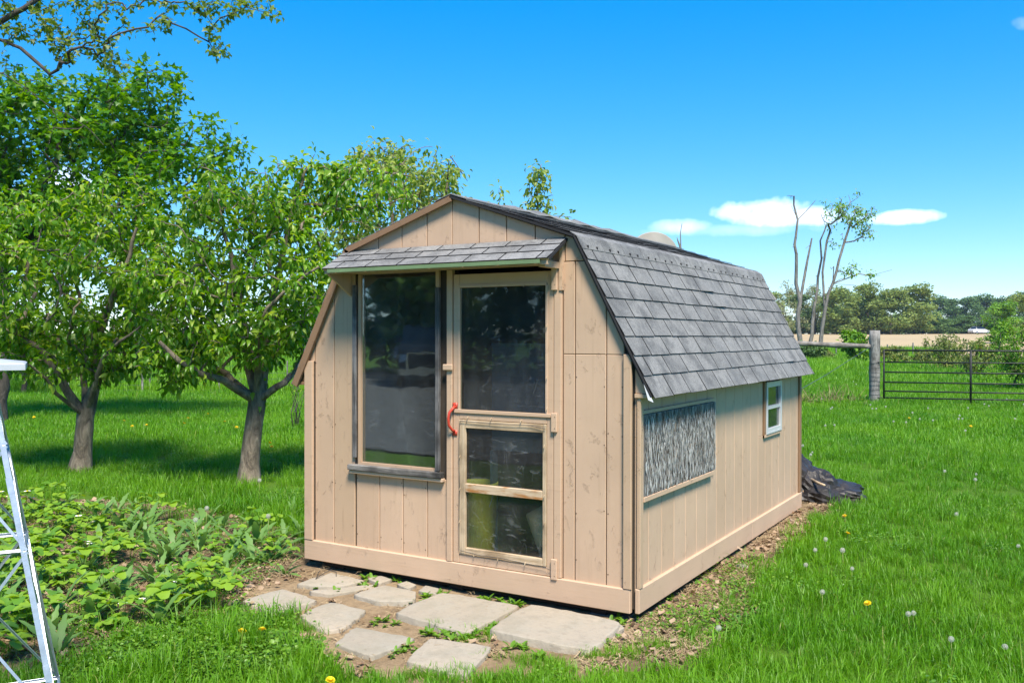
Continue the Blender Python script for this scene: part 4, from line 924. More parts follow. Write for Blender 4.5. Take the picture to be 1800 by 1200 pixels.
def rot_from(d, nrm):
    d = d/np.linalg.norm(d, axis=1)[:, None]; x = np.cross(d, nrm); x /= np.linalg.norm(x, axis=1)[:, None]+1e-9; z = np.cross(x, d)
    return np.stack([x, d, z], 2)
def scatter_leaves(tpl, pos, dirs, nrms, size):
    T, tr, qd = tpl; Rm = rot_from(dirs, nrms); n = len(pos); k = len(T)
    V = np.einsum('nij,kj->nki', Rm, T)*size[:, None, None]+pos[:, None, :]
    off = (np.arange(n)*k)[:, None, None]; fs = []
    if len(tr): fs.append((tr[None]+off).reshape(-1, 3))
    if len(qd): fs.append((qd[None]+off).reshape(-1, 4))
    return V.reshape(-1, 3), fs
class Tree:
    def __init__(s, seed): s.P = []; s.par = []; s.rmin = []; s.rng = np.random.default_rng(seed); s.tips = []
    def add(s, p, par, r=0.0): s.P.append(np.array(p, float)); s.par.append(par); s.rmin.append(r); return len(s.P)-1
    def chain(s, pts, par, r0=0, r1=0, step=.14, jit=.012):
        pts = [np.array(p, float) for p in pts]; L_ = sum(np.linalg.norm(pts[i+1]-pts[i]) for i in range(len(pts)-1)); acc = 0
        if par is None: par = s.add(pts[0], -1, r0)
        cur = par
        for i in range(len(pts)-1):
            d = np.linalg.norm(pts[i+1]-pts[i]); k = max(1, int(round(d/step)))
            for q in range(1, k+1):
                acc += d/k; t = acc/L_; p = pts[i]+(pts[i+1]-pts[i])*q/k+s.rng.normal(0, jit, 3)*(1 if q < k else .3)
                cur = s.add(p, cur, r0+(r1-r0)*t)
        return cur
    def grow(s, clusters, up=.25, jit=.03, step=.13, start=0):
        base = s.P[0]; order = np.argsort([np.linalg.norm(c-np.array(s.P[min(start, len(s.P)-1)])) for c in clusters])
        for i in order:
            c = clusters[i]; A = np.array(s.P[start:]); d = np.linalg.norm(A-c, axis=1)+.35*np.maximum(0, A[:, 2]-c[2]); j = int(np.argmin(d))+start
            p0 = s.P[j]; dist = np.linalg.norm(c-p0); k = max(2, int(dist/step)); cur = j
            mid = (p0+c)/2+np.array([0, 0, up*dist*.35])+s.rng.normal(0, jit*2, 3)
            for q in range(1, k+1):
                t = q/k; p = (1-t)**2*p0+2*t*(1-t)*mid+t*t*c+s.rng.normal(0, jit, 3)*(.5 if q < k else 0); cur = s.add(p, cur)
            s.tips.append(cur)
    def radii(s, r0=.004, ex=2.35):
        n = len(s.P); acc = np.zeros(n); R_ = np.zeros(n); ch = [[] for _ in range(n)]
        for i in range(n-1, -1, -1):
            R_[i] = max((acc[i]+r0**ex*.25)**(1/ex) if acc[i] > 0 else r0, s.rmin[i])
            if s.par[i] >= 0: acc[s.par[i]] += R_[i]**ex; ch[s.par[i]].append(i)
        s.R = R_; s.ch = ch
    def wood(s, cap=None, sides=(4, 6, 9, 14)):
        parts = []; P = np.array(s.P); R_ = s.R
        def strand(i0, i1):
            idx = [i0, i1]; c = i1
            while s.ch[c]:
                c = max(s.ch[c], key=lambda k: R_[k]); idx.append(c)
            return idx
        done = set(); stack = []
        roots = [i for i in range(len(P)) if s.par[i] < 0]
        for r_ in roots: stack += [(r_, c) for c in s.ch[r_]]
        Vs = []; Fs = []; o = 0
        while stack:
            a, b = stack.pop()
            if (a, b) in done: continue
            idx = strand(a, b)
            for x, y in zip(idx[:-1], idx[1:]): done.add((x, y))
            for x in idx[1:]: stack += [(x, c) for c in s.ch[x] if (x, c) not in done]
            rad = R_[idx].copy(); rad[0] = min(rad[0], rad[1]*1.15) if s.par[a] >= 0 else rad[0]; rm = rad.max()
            n = sides[0] if rm < .008 else sides[1] if rm < .03 else sides[2] if rm < .07 else sides[3]
            V, F = tube(P[idx], rad, n, False); q = np.array(F); Vs.append(V); Fs.append(q+o); o += len(V)
        return np.concatenate(Vs), [np.concatenate(Fs)]
def sample_env(rng, ells, n, shell=.55, mind=.0):
    """points in a union of ellipsoids [(center, axes3 matrix rows scaled)], biased to the shell"""
    vols = np.array([np.prod([np.linalg.norm(a) for a in A]) for c, A in ells])**.75; out = []
    tries = 0
    while len(out) < n and tries < n*30:
        tries += 1; k = rng.choice(len(ells), p=vols/vols.sum()); c, A = ells[k]; d = rng.normal(0, 1, 3); d /= np.linalg.norm(d)
        r_ = rng.uniform(0, 1)**(1/3) if rng.random() > shell else rng.uniform(.75, 1.02); p = c+(d*r_)@A
        if mind and out and np.min(np.linalg.norm(np.array(out)-p, axis=1)) < mind: continue
        out.append(p)
    return out
def ell(px, py, D_, rx, ry, rd):
    m_ = D_/FPX; return (PX(px, py, D_), np.array([RT*rx*m_, FH_ * rd, np.array([0, 0, 1.0])*ry*m_]))
FH_ = np.array([FH[0], FH[1], 0])
def leaves_at(tree, tpl, per, spread, size, rng, droop=.55, along=4):
    """leaves spread along the last few nodes of each shoot"""
    pos = []; dr_ = []
    P = tree.P
    for t in tree.tips:
        k = rng.poisson(per); chain_ = [t]; c = t
        for _ in range(along-1):
            if tree.par[c] < 0: break
            c = tree.par[c]; chain_.append(c)
        for _ in range(k):
            q = rng.random()**1.3*(len(chain_)-1); i0 = int(q); f = q-i0; p = np.array(P[chain_[i0]])*(1-f)+np.array(P[chain_[min(i0+1, len(chain_)-1)]])*f
            o = rng.normal(0, 1, 3); o /= np.linalg.norm(o); pos.append(p+o*spread*rng.random()**.6); d = o*.9+np.array([0, 0, -droop])+rng.normal(0, .25, 3); dr_.append(d)
    pos = np.array(pos); dr_ = np.array(dr_); nr = np.array([0, 0, 1.0])+rng.normal(0, .45, (len(pos), 3)); sz = size*rng.uniform(.65, 1.2, len(pos))
    return scatter_leaves(tpl, pos, dr_, nr, sz)
def finish_tree(name, tr, label, bark, leafm, tpl, per, spread, size, seed, group=None, droop=.55, along=4, cat='tree', loc=None, r0=.004):
    tr.radii(r0); rng = np.random.default_rng(seed); base = np.array(tr.P[0]) if loc is None else np.array(loc)
    e = empty(name, base); tag(e, label, cat, group)
    V, F = tr.wood(); obj_m('trunk', fastmesh('trunk', V-base, F, bark), e, keep=False)
    V, F = leaves_at(tr, tpl, per, spread, size, rng, droop, along); obj_m('crown', fastmesh('crown', V-base, F, leafm), e, keep=False)
    return e
PEAR = leaf_tpl(.52, .2, .32); MAPLE = maple_tpl(); SLIM = leaf_tpl(.36, .06, .3)
# right pear tree (trunk at 437,848)
def limb(tr, par, pts, D_, r0, r1, jit=.012): return tr.chain([PX(x, y, D_+dd) for x, y, dd in pts], par, r0*LK, r1*LK, step=.14*max(1, (D_/11)**1.15), jit=jit)
LK = .66
D2 = 9.87; t2 = Tree(11); b2 = on_z(437, 850); gz2 = float(ground(b2[0], b2[1]))
c_ = limb(t2, None, [(436, 862, 0), (438, 835, 0), (441, 790, 0), (447, 740, .02), (452, 705, .02)], D2, .165, .135, .004); f2 = c_
t2.rmin[0] = .15; t2.rmin[1] = .125
l1 = limb(t2, f2, [(430, 690, -.1), (395, 668, -.3), (350, 655, -.5), (312, 632, -.6), (280, 600, -.6)], D2, .075, .03)
l1b = limb(t2, f2, [(425, 678, .1), (385, 650, .3), (345, 628, .5), (300, 560, .5)], D2, .05, .02)
l2 = limb(t2, f2, [(472, 690, -.05), (500, 672, -.1), (520, 652, .2), (552, 600, .5), (575, 540, .8)], D2, .06, .025)
l3 = limb(t2, f2, [(440, 660, .0), (432, 600, .1), (420, 520, .0), (400, 430, -.1), (385, 350, -.1)], D2, .075, .02)
l4 = limb(t2, f2, [(465, 640, .05), (472, 590, .1), (480, 520, .2), (500, 430, .3), (520, 340, .3), (545, 290, .3)], D2, .085, .02)
l5 = limb(t2, f2, [(455, 650, -.1), (458, 600, -.3), (470, 540, -.5), (520, 500, -.6), (560, 470, -.6)], D2, .055, .018)
l6 = limb(t2, l4, [(590, 300, .5), (650, 300, .9), (720, 310, 1.2)], D2, .03, .012)
env2 = [ell(420, 480, D2, 165, 165, 1.15), ell(330, 520, D2, 90, 120, .9), ell(510, 500, D2, 80, 130, .9), ell(450, 350, D2, 120, 75, .9), ell(540, 330, D2+.3, 75, 62, .6), ell(310, 600, D2, 65, 55, .6), ell(640, 340, D2+.7, 90, 55, .6), ell(545, 300, D2+.3, 22, 55, .2), ell(290, 635, D2-.2, 55, 45, .5), ell(400, 610, D2-.5, 70, 45, .4), ell(510, 600, D2-.2, 60, 40, .5)]
cl = sample_env(t2.rng, env2, 700, .35, .06); t2.grow(cl, .15, .02, .12, start=5)
finish_tree('pear_tree', t2, 'pear tree with forked rough trunk growing beside the shed', MBARK, MLEAFP, PEAR, 15, .11, .088, 21)
# left pear tree (trunk at 140,828)
D1 = 10.7; t1 = Tree(12)
c_ = limb(t1, None, [(140, 842, 0), (142, 815, 0), (147, 770, 0), (150, 732, 0)], D1, .165, .15, .004); f1 = c_; t1.rmin[0] = .155; t1.rmin[1] = .13
limb(t1, f1, [(132, 715, 0), (118, 690, -.1), (98, 655, -.2), (70, 610, -.3), (30, 590, -.4), (-10, 560, -.4)], D1, .085, .03)
limb(t1, f1, [(150, 700, .1), (146, 660, .2), (148, 600, .3), (140, 520, .4), (120, 420, .4)], D1, .06, .02)
limb(t1, f1, [(165, 700, 0), (172, 660, 0), (170, 620, 0), (185, 560, -.1), (220, 470, -.2), (240, 400, -.2)], D1, .095, .025)
limb(t1, f1, [(110, 700, -.3), (80, 665, -.6), (50, 640, -.9)], D1, .04, .015)
limb(t1, f1, [(175, 640, -.3), (210, 600, -.5), (260, 560, -.6)], D1, .04, .015)
env1 = [ell(130, 480, D1, 165, 150, 1.2), ell(40, 520, D1, 90, 110, .9), ell(225, 500, D1, 95, 140, .9), ell(120, 600, D1, 130, 55, .9), ell(190, 380, D1, 100, 70, .8), ell(30, 400, D1, 90, 70, .8), ell(60, 625, D1, 90, 40, .7), ell(210, 625, D1, 60, 40, .6)]
cl = sample_env(t1.rng, env1, 640, .35, .065); t1.grow(cl, .15, .02, .13, start=5)
finish_tree('pear_tree', t1, 'pear tree with low forked trunk behind the lattice tower', MBARK, MLEAFP, PEAR, 15, .12, .090, 22)
# pale tree behind the shed
D3 = 13.2; t3 = Tree(13); p3 = PX(690, 600, D3); p3[2] = float(ground(p3[0], p3[1])); y3 = 590+FPX*(CAM[2]-p3[2])/D3
c_ = limb(t3, None, [(690, y3, 0), (694, 700, 0), (690, 600, 0)], D3, .16, .12, .01)
limb(t3, c_, [(660, 520, 0), (630, 420, 0), (600, 330, .1)], D3, .06, .015); limb(t3, c_, [(700, 500, 0), (690, 400, .2), (680, 300, .2), (672, 262, .2)], D3, .07, .012)
k3 = limb(t3, c_, [(740, 500, 0), (770, 420, -.1), (785, 330, -.2), (792, 275, -.2)], D3, .06, .012); limb(t3, k3, [(800, 300, 0), (822, 318, .1)], D3, .015, .006)
k4 = limb(t3, c_, [(800, 520, 0), (880, 470, 0), (930, 420, 0), (945, 350, 0), (948, 300, 0)], D3, .05, .008); 
env3 = [ell(660, 350, D3, 110, 95, 1.0), ell(720, 300, D3, 85, 52, .8), ell(680, 275, D3+.4, 60, 36, .5), ell(775, 340, D3, 60, 62, .6), ell(600, 420, D3, 60, 90, .8)]
cl = sample_env(t3.rng, env3, 420, .45, .08)
cl += [PX(947+t3.rng.normal(0, 9), y, D3+t3.rng.normal(0, .05)) for y in np.linspace(292, 375, 22)]+[PX(x+t3.rng.normal(0, 5), y+t3.rng.normal(0, 4), D3) for x, y in ((885, 340), (882, 352), (878, 335), (915, 352), (922, 358), (935, 345), (985, 377), (998, 378), (1000, 381), (965, 330), (960, 352))]
t3.grow(cl, .2, .02, .15, start=8)
finish_tree('pear_tree', t3, 'pear tree with paler thin leaves rising behind the shed roof', MBARK, MLEAFPALE, PEAR, 11, .13, .090, 23)
# big maple behind
DM = 16.8; tm = Tree(14); pm = PX(2, 600, DM); pm[2] = float(ground(pm[0], pm[1])); ym = 590+FPX*(CAM[2]-pm[2])/DM
c_ = limb(tm, None, [(-2, ym+8, 0), (2, 640, 0), (0, 560, 0), (2, 470, 0)], DM, .24, .17, .02)
for pts in ([(-60, 400, 0), (-120, 300, 0)], [(40, 400, -.3), (90, 300, -.6), (120, 190, -.6)], [(70, 400, .3), (180, 310, .6), (280, 250, .8), (360, 260, .8)], [(0, 380, .3), (-10, 260, .5), (20, 160, .5)], [(60, 430, -.5), (160, 380, -1.2), (260, 340, -1.6)]): limb(tm, c_, pts, DM, .11, .03, .03)
envm = [ell(120, 260, DM, 170, 120, 1.7), ell(60, 200, DM, 110, 75, 1.7), ell(285, 180, DM, 50, 62, .9), ell(215, 210, DM, 85, 75, 1.2), ell(360, 260, DM, 62, 58, 1.0), ell(300, 320, DM, 110, 70, 1.5), ell(20, 380, DM, 120, 110, 1.4), ell(-90, 320, DM, 130, 150, 1.6), ell(160, 390, DM, 160, 60, 1.6)]
cl = sample_env(tm.rng, envm, 820, .5, .10); tm.grow(cl, .1, .04, .25, start=8)
finish_tree('maple_tree', tm, 'tall dense dark green maple rising behind the pear trees', MBARKD, MLEAFM, MAPLE, 22, .24, .125, 24, droop=.35, along=3, r0=.006)
# overhanging tree whose trunk stands left of the view
LK = .6; DO = 8.2; to = Tree(15); po = PX(-520, 600, DO); po[2] = float(ground(po[0], po[1]))
c_ = to.chain([po, po+[0.03, 0, 1.2], po+[.1, .02, 2.4]], None, .2, .14)
m1 = limb(to, c_, [(-420, 130, 0), (-200, 110, 0), (0, 40, 0), (62, 2, 0), (140, -60, 0), (300, -60, .1), (440, -40, .2)], DO, .07, .012)
limb(to, c_, [(-300, 120, .1), (-100, 60, .1), (0, 70, 0), (35, 85, 0), (75, 118, 0), (108, 148, 0)], DO, .012, .005); 
limb(to, c_, [(-300, 140, -.1), (-80, 110, -.1), (5, 130, 0), (70, 175, 0), (140, 215, 0), (182, 255, 0)], DO, .012, .005)
rngo = to.rng; cl = []
for (x0, y0, x1, y1, n_, sp) in [(60, 10, 120, 110, 22, 12), (70, 60, 190, 60, 20, 14), (150, 0, 205, 120, 34, 10), (160, 90, 225, 125, 14, 8), (95, 40, 130, 100, 22, 10), (205, 5, 240, 55, 9, 5), (275, 28, 305, 45, 10, 6), (270, 5, 340, 12, 12, 6), (345, 8, 440, 20, 30, 9), (360, 18, 385, 90, 16, 6), (380, 85, 397, 96, 5, 3), (420, 0, 492, 22, 12, 5), (0, 20, 80, 10, 14, 10), (0, 40, 60, 60, 12, 10), (0, 100, 30, 120, 6, 8), (90, 5, 250, -10, 20, 12)]:
    for t in np.linspace(0, 1, n_): cl.append(PX(x0+(x1-x0)*t+rngo.normal(0, sp), y0+(y1-y0)*t+rngo.normal(0, sp), DO+rngo.normal(0, .12)))
to.grow(cl, -.1, .015, .12, start=10)
cl2 = sample_env(rngo, [ell(-400, 60, DO, 180, 150, 1.0), ell(-150, -80, DO, 200, 120, 1.0), ell(150, -190, DO, 180, 90, .8)], 120, .4, .1); to.grow(cl2, .1, .03, .2, start=10)
finish_tree('overhanging_tree', to, 'tree with sparse bronze green leaves hanging into the sky from upper left', MBARKD, MLEAFO, MAPLE, 5.5, .06, .052, 25, droop=.8, along=3, r0=.0018)
# small dark tree far left
LK = .82; DS = 24.5; ts = Tree(16); y_ = 697
c_ = limb(ts, None, [(40, y_, 0), (44, 670, 0), (38, 640, 0), (32, 615, 0)], DS, .09, .05, .01); limb(ts, 0, [(46, 680, 0), (50, 655, 0), (56, 630, 0)], DS, .06, .03)
cl = sample_env(ts.rng, [ell(45, 600, DS, 70, 50, 1.0)], 110, .5, .15); ts.grow(cl, .1, .03, .25)
finish_tree('small_tree', ts, 'small dark leaning tree standing at the pasture fence', MBARKD, MLEAFM, PEAR, 12, .25, .13, 26)
# bare stems of a shrub by the left wall of the shed
sh = empty('twig_shrub', gpt(522, 755)); tag(sh, 'sparse twiggy shrub with bare stems left of the shed', 'shrub'); s0 = np.array(sh.location); rs = np.random.default_rng(9)
DSH = float(np.dot(np.array(sh.location)-CAM, FW)); vs = []
for k in range(9):
    x = 522+rs.normal(0, 4); pts = [PX(x, 757, DSH)-s0, PX(x+rs.normal(0, 5), 725, DSH+rs.normal(0, .1))-s0, PX(x+rs.normal(0, 10), 690, DSH+rs.normal(0, .15))-s0, PX(x+rs.normal(0, 14), rs.uniform(645, 680), DSH+rs.normal(0, .2))-s0]
    V, F = tube(pts, np.linspace(.007, .003, 4), 5); obj('stem', V, F, MBARKD, sh, keep=False); vs += pts[2:]
pos = np.array(vs).repeat(4, 0)+rs.normal(0, .05, (len(vs)*4, 3)); V, F = scatter_leaves(PEAR, pos, rs.normal(0, 1, pos.shape), np.array([0, 0, 1.])+rs.normal(0, .4, pos.shape), rs.uniform(.03, .06, len(pos))); obj_m('leaves', fastmesh('leaves', V, F, MLEAFP), sh, keep=False)

# dead tree clump by the field
LK = .5; DD = 60.0; td = Tree(17); yb = 590+FPX*(CAM[2]-float(ground(*PX(1420, 600, DD)[:2])))/DD
r1 = limb(td, None, [(1404, yb, 0), (1404, 570, 0), (1407, 530, 0), (1400, 470, 0), (1396, 430, 0), (1401, 385, 0), (1396, 345, 0)], DD, .36, .10, .10)
def nearest(tr, px, py, D_): p = PX(px, py, D_); return int(np.argmin([np.linalg.norm(q-p) for q in tr.P]))
limb(td, nearest(td, 1407, 530, DD), [(1413, 500, 0), (1419, 455, .3), (1425, 430, .3), (1428, 418, .3)], DD, .20, .10, .10)
limb(td, nearest(td, 1402, 395, DD), [(1412, 380, 0), (1425, 362, .2), (1433, 352, .2)], DD, .08, .035, .04)
limb(td, nearest(td, 1400, 390, DD), [(1394, 375, 0), (1391, 362, 0)], DD, .04, .02, .02)
limb(td, None, [(1424, yb, .8), (1428, 565, .8), (1436, 510, .8), (1443, 455, .8), (1442, 425, .8), (1450, 405, .8), (1452, 395, .8)], DD, .28, .08, .10)
r2 = limb(td, None, [(1438, yb, 0), (1450, 545, 0), (1464, 500, 0), (1474, 460, 0), (1484, 425, 0), (1494, 395, 0), (1498, 380, 0)], DD, .30, .07, .10)
r3 = limb(td, nearest(td, 1450, 545, DD), [(1455, 505, .3), (1451, 450, .3), (1453, 425, .3), (1460, 405, .3)], DD, .16, .07, .10)
limb(td, nearest(td, 1455, 505, DD), [(1460, 480, 0), (1466, 468, 0)], DD, .10, .06, .03)
limb(td, nearest(td, 1464, 500, DD), [(1485, 487, 0), (1510, 482, .4), (1530, 484, .6), (1548, 484, .6)], DD, .09, .025, .10); limb(td, nearest(td, 1464, 500, DD), [(1485, 500, 0), (1500, 503, 0), (1507, 508, .0)], DD, .035, .012, .10)
limb(td, nearest(td, 1530, 484, DD), [(1545, 478, .6), (1567, 473, .7)], DD, .02, .008, .10)
cl = sample_env(td.rng, [ell(1462, 372, DD, 24, 22, .9), ell(1512, 382, DD, 24, 22, .9), ell(1525, 405, DD, 12, 18, .6), ell(1492, 366, DD, 22, 18, .7), ell(1470, 430, DD, 12, 10, .5), ell(1495, 475, DD, 12, 8, .5), ell(1535, 478, DD, 20, 6, .6)], 90, .5, .22)
td.grow(cl, .1, .06, .35, start=3); tips_ = list(td.tips)
idx_ = td.rng.integers(4, len(td.P), 46); td.grow([np.array(td.P[i])+td.rng.normal(0, .55, 3)+[0, 0, .35] for i in idx_ if td.P[i][2] > 2.5], .2, .05, .3, start=3); td.tips = tips_+td.tips[len(tips_)::4]
finish_tree('dead_tree', td, 'tall half dead multi stemmed tree with bare broken tops', MBARKG, MLEAFP, PEAR, 8, .34, .20, 27, along=2, r0=.014)

# ------------------------------------------------------------------ far trees, hedges, shrubs
def far_tree_mesh(seed, n=2600, leaf=.34, open_=.0, hmin=.12):
    """unit-height tree: crown of many clumps around a forked trunk; height 1 -> scaled by the user"""
    rng = np.random.default_rng(seed); blobs = []
    for k in range(34):
        h = rng.uniform(.03, .91); wmax = .31*math.sin(min(1, h/.97)*math.pi*.72+.72); a = rng.uniform(0, 2*math.pi); r_ = wmax*math.sqrt(rng.random())
        blobs.append((np.array([r_*math.cos(a), r_*math.sin(a), h]), rng.uniform(.065, .13)))
    pos = []; nr = []
    for i in range(n):
        c, b = blobs[rng.integers(len(blobs))]; d = rng.normal(0, 1, 3); d /= np.linalg.norm(d); q = rng.uniform(.55, 1.1) if open_ < .1 else rng.uniform(.2, 1.25)
        pos.append(c+d*b*q*[1.1, 1.1, .85]); nr.append(d)
    pos = np.array(pos); nr = np.array(nr); dirs = rng.normal(0, 1, pos.shape)+[0, 0, -.4]
    T = (np.array([(-.5, 0, 0), (0, -.05, .1), (.5, 0, 0), (.35, .8, -.05), (-.3, .9, -.1), (0, 1.1, -.15)]), np.zeros((0, 3), int), np.array([(0, 1, 5, 4), (1, 2, 3, 5)]))
    V, F = scatter_leaves(T, pos, dirs, nr+rng.normal(0, .5, pos.shape), leaf*.1*rng.uniform(.5, 1.2, len(pos)))
    t = Tree(seed); base = t.chain([(0, 0, -.02), (0, 0, .25), (.01, .0, .4)], None, .022, .016, step=.06, jit=.004)
    t.grow([b[0] for b in blobs], .1, .008, .08, start=2); t.radii(.0028, 2.4); Vw, Fw = t.wood(sides=(4, 4, 6, 6))
    return (V, F), (Vw, Fw)
FT = []
for k in range(5):
    (V, F), (Vw, Fw) = far_tree_mesh(60+k, 4600 if k < 3 else 1900, .30 if k < 3 else .20, 0 if k < 3 else .5)
    FT.append(((V, F), (Vw, Fw)))
FM = {}
def far_tree(px, D_, top_px, wpx, kind, mat, label, cat='tree', group=None, rz=0.0, name='far_tree', bark=MBARKD):
    key = (kind, mat.name, bark.name)
    if key not in FM:
        (V, F), (Vw, Fw) = FT[kind]; FM[key] = (fastmesh('crown', V, F, mat), fastmesh('trunk', Vw, Fw, bark))
    p = PX(px, 600, D_); z = float(ground(p[0], p[1])); e = empty(name, (p[0], p[1], z), rz); h = (590-top_px)/FPX*D_+CAM[2]-z; wv = wpx/FPX*D_/.62
    e.scale = (wv, wv, h); tag(e, label, cat, group)
    obj_m('crown', FM[key][0], e, keep=False); obj_m('trunk', FM[key][1], e, keep=False); return e
GWO = 'trees of the wood behind the ploughed field'
for i, (px, D_, top, wpx, kd, mt, lb) in enumerate([
    (1376, 185, 484, 58, 3, MFARC, 'pale thinly leafed tree beside the dead tree at the wood edge'), (1432, 195, 494, 55, 4, MFARC, 'pale thin tree behind the dead tree stems'),
    (1478, 190, 502, 78, 0, MFARA, 'rounded green tree right behind the dead tree'), (1526, 192, 494, 72, 1, MFARA, 'tall tan green tree with feathery top in the wood edge'),
    (1566, 188, 500, 78, 2, MFARA, 'dense green tree between the two tallest trees of the wood'), (1607, 190, 497, 82, 0, MFARA, 'broad tallest tree ending the near wood edge'),
    (1400, 200, 512, 84, 1, MFARB, 'dark tree filling the wood behind the dead tree'), (1452, 205, 514, 84, 2, MFARB, 'dark low tree deep in the wood edge'), (1500, 205, 512, 84, 0, MFARB, 'dark tree behind the rounded green tree'), (1545, 205, 514, 84, 1, MFARB, 'dark tree behind the feathery tree'),
    (1350, 200, 505, 70, 2, MFARA, 'green tree rising just behind the shed roof end'), (1585, 206, 512, 80, 2, MFARB, 'dark tree filling the gap beside the broad tree')]):
    far_tree(px, D_, top, wpx, kd, mt, lb, group=GWO, rz=i*1.3)
for i, px in enumerate((1640, 1668, 1696, 1722, 1750, 1778, 1806, 1834, 1870, 1910)):
    far_tree(px, 300+6*math.sin(i*2.2), 518+3*math.sin(i*1.7)-(8 if px > 1765 else 0), 60, i % 3, MFARB, 'dark tree of the distant wood across the ploughed field', group='distant dark wood across the field', rz=i*2.1)
for i in range(26):
    far_tree(1335+i*23+6*math.sin(i*3.1), 209+3*math.sin(i*1.3), 556+6*math.sin(i*2.7), 52, i % 3, MFARB, 'dark undergrowth bush along the foot of the wood', group='undergrowth along the far wood', rz=i*.9, cat='bush', name='undergrowth_bush')
for i, px in enumerate(list(range(560, 1330, 48))+list(range(1945, 2700, 50))):
    far_tree(px, 212+9*math.sin(i*1.9), 506+9*math.sin(i*2.6), 84, i % 3, MFARA if i % 2 else MFARB, 'tree of the wood continuing behind the shed and past the gate', group='wood hidden behind the shed and beyond the gate', rz=i*1.4)
far_tree(1762, 120, 527, 62, 0, MJUN, 'bright green young tree standing by the white car', rz=.5); far_tree(1800, 130, 512, 70, 1, MFARA, 'leafy green tree beside the bright young tree', rz=1.5)
for i in range(12):   # left: hedge trees beyond the pasture
    px = -60+i*56; far_tree(px, 108+5*math.sin(i*1.9), 580+7*math.sin(i*2.3), 84, i % 3, MFARA, 'low dense hedge tree across the green pasture', group='hedge across the pasture', rz=i*1.1, name='hedge_tree')
# shrubs
def shrub(name, px, D_, wpx, hpx, label, mat, seed, n=900, leaf=.10, tpl=PEAR, group=None, dens=.5, base_y=None):
    rng = np.random.default_rng(seed); p = PX(px, 600, D_); z = float(ground(p[0], p[1])); e = empty(name, (p[0], p[1], z)); tag(e, label, 'shrub', group)
    wv, h = wpx/FPX*D_*.5, hpx/FPX*D_; t = Tree(seed); t.add((0, 0, -.05), -1, .02)
    cl = [np.array([wv*rng.normal(0, .5), wv*rng.normal(0, .5), 0])+[0, 0, h*rng.uniform(.12, 1)**.8] for _ in range(70)]
    cl = [c*np.array([1-.5*max(0, c[2]/h-.5), 1-.5*max(0, c[2]/h-.5), 1]) for c in cl]
    t.grow(cl, .2, .03, max(.1, h*.12)); t.radii(.004*max(1, D_/25), 2.4); Vw, Fw = t.wood(sides=(3, 4, 5, 6)); obj_m('stems', fastmesh('stems', Vw, Fw, MBARKD), e, keep=False)
    V, F = leaves_at(t, tpl, n/70, h*.09, leaf, rng, .1, 4); obj_m('foliage', fastmesh('foliage', V, F, mat), e, keep=False); return e
shrub('field_shrub', 1505, 46, 60, 62, 'bright green bushy juniper behind the wooden rail', MJUN, 71, 2400, .20); shrub('field_shrub', 1418, 48, 55, 40, 'dark green bush at the foot of the dead tree', MFARB, 72, 1800, .22); shrub('field_shrub', 1450, 50, 40, 26, 'low brown green bush between the dead tree and juniper', MSHR, 78, 900, .16); shrub('field_shrub', 1560, 50, 60, 30, 'low bush right of the gate post at the field edge', MSHR, 73, 1300, .18)
shrub('field_shrub', 1660, 42, 90, 62, 'thin twiggy olive shrub behind the farm gate', MSHR, 74, 1500, .13); shrub('field_shrub', 1715, 36, 80, 62, 'sparse olive shrub behind the middle upright of the gate', MSHR, 75, 1300, .12); shrub('field_shrub', 1778, 27, 110, 118, 'yellow green shrub standing just beyond the farm gate', MJUN, 76, 2600, .09); shrub('field_shrub', 1830, 27, 110, 125, 'dense yellow green shrub at the right end of the gate', MSHR, 77, 2600, .09)
shrub('field_shrub', 1620, 52, 90, 26, 'low olive scrub along the ploughed field edge', MSHR, 79, 1300, .18); shrub('field_shrub', 1740, 50, 90, 34, 'scrub thicket behind the sparse olive shrub', MSHR, 80, 1500, .2)
# dry weed clumps
def dry_clump(px, D_, w_, h, label, seed, n=40):
    rng = np.random.default_rng(seed); p = PX(px, 600, D_); e = empty('dry_weed_clump', (p[0], p[1], float(ground(p[0], p[1])))); tag(e, label, 'weed clump'); ps = []
    for _ in range(n):
        b = np.array([rng.normal(0, w_*.4), rng.normal(0, w_*.3), -.02]); d = np.array([rng.normal(0, .3), rng.normal(0, .3), 1]); hh = h*rng.uniform(.4, 1); ps.append(tube([b, b+d*hh*.5, b+d*hh+[rng.normal(0, .04), rng.normal(0, .04), 0]], [.006, .004, .002], 4))
    obj('stems', *join(ps), MLITTER, e, keep=False)
    pos = rng.normal(0, 1, (110, 3))*[w_*.5, w_*.35, 0]+[0, 0, 1]*np.abs(rng.normal(0, h*.22, 110))[:, None]; V, F = scatter_leaves(SLIM, pos, rng.normal(0, 1, pos.shape)+[0, 0, .5], np.array([0, 0, 1.])+rng.normal(0, .5, pos.shape), rng.uniform(.06, .15, 110)); obj_m('leaves', fastmesh('leaves', V, F, MSHR), e, keep=False)
dry_clump(1470, 21.5, .7, .55, 'dry straw coloured weed clump left of the gate post', 81, 50); dry_clump(1412, 21, .35, .5, 'dry grey weed stalks behind the shed rear corner', 82, 24)

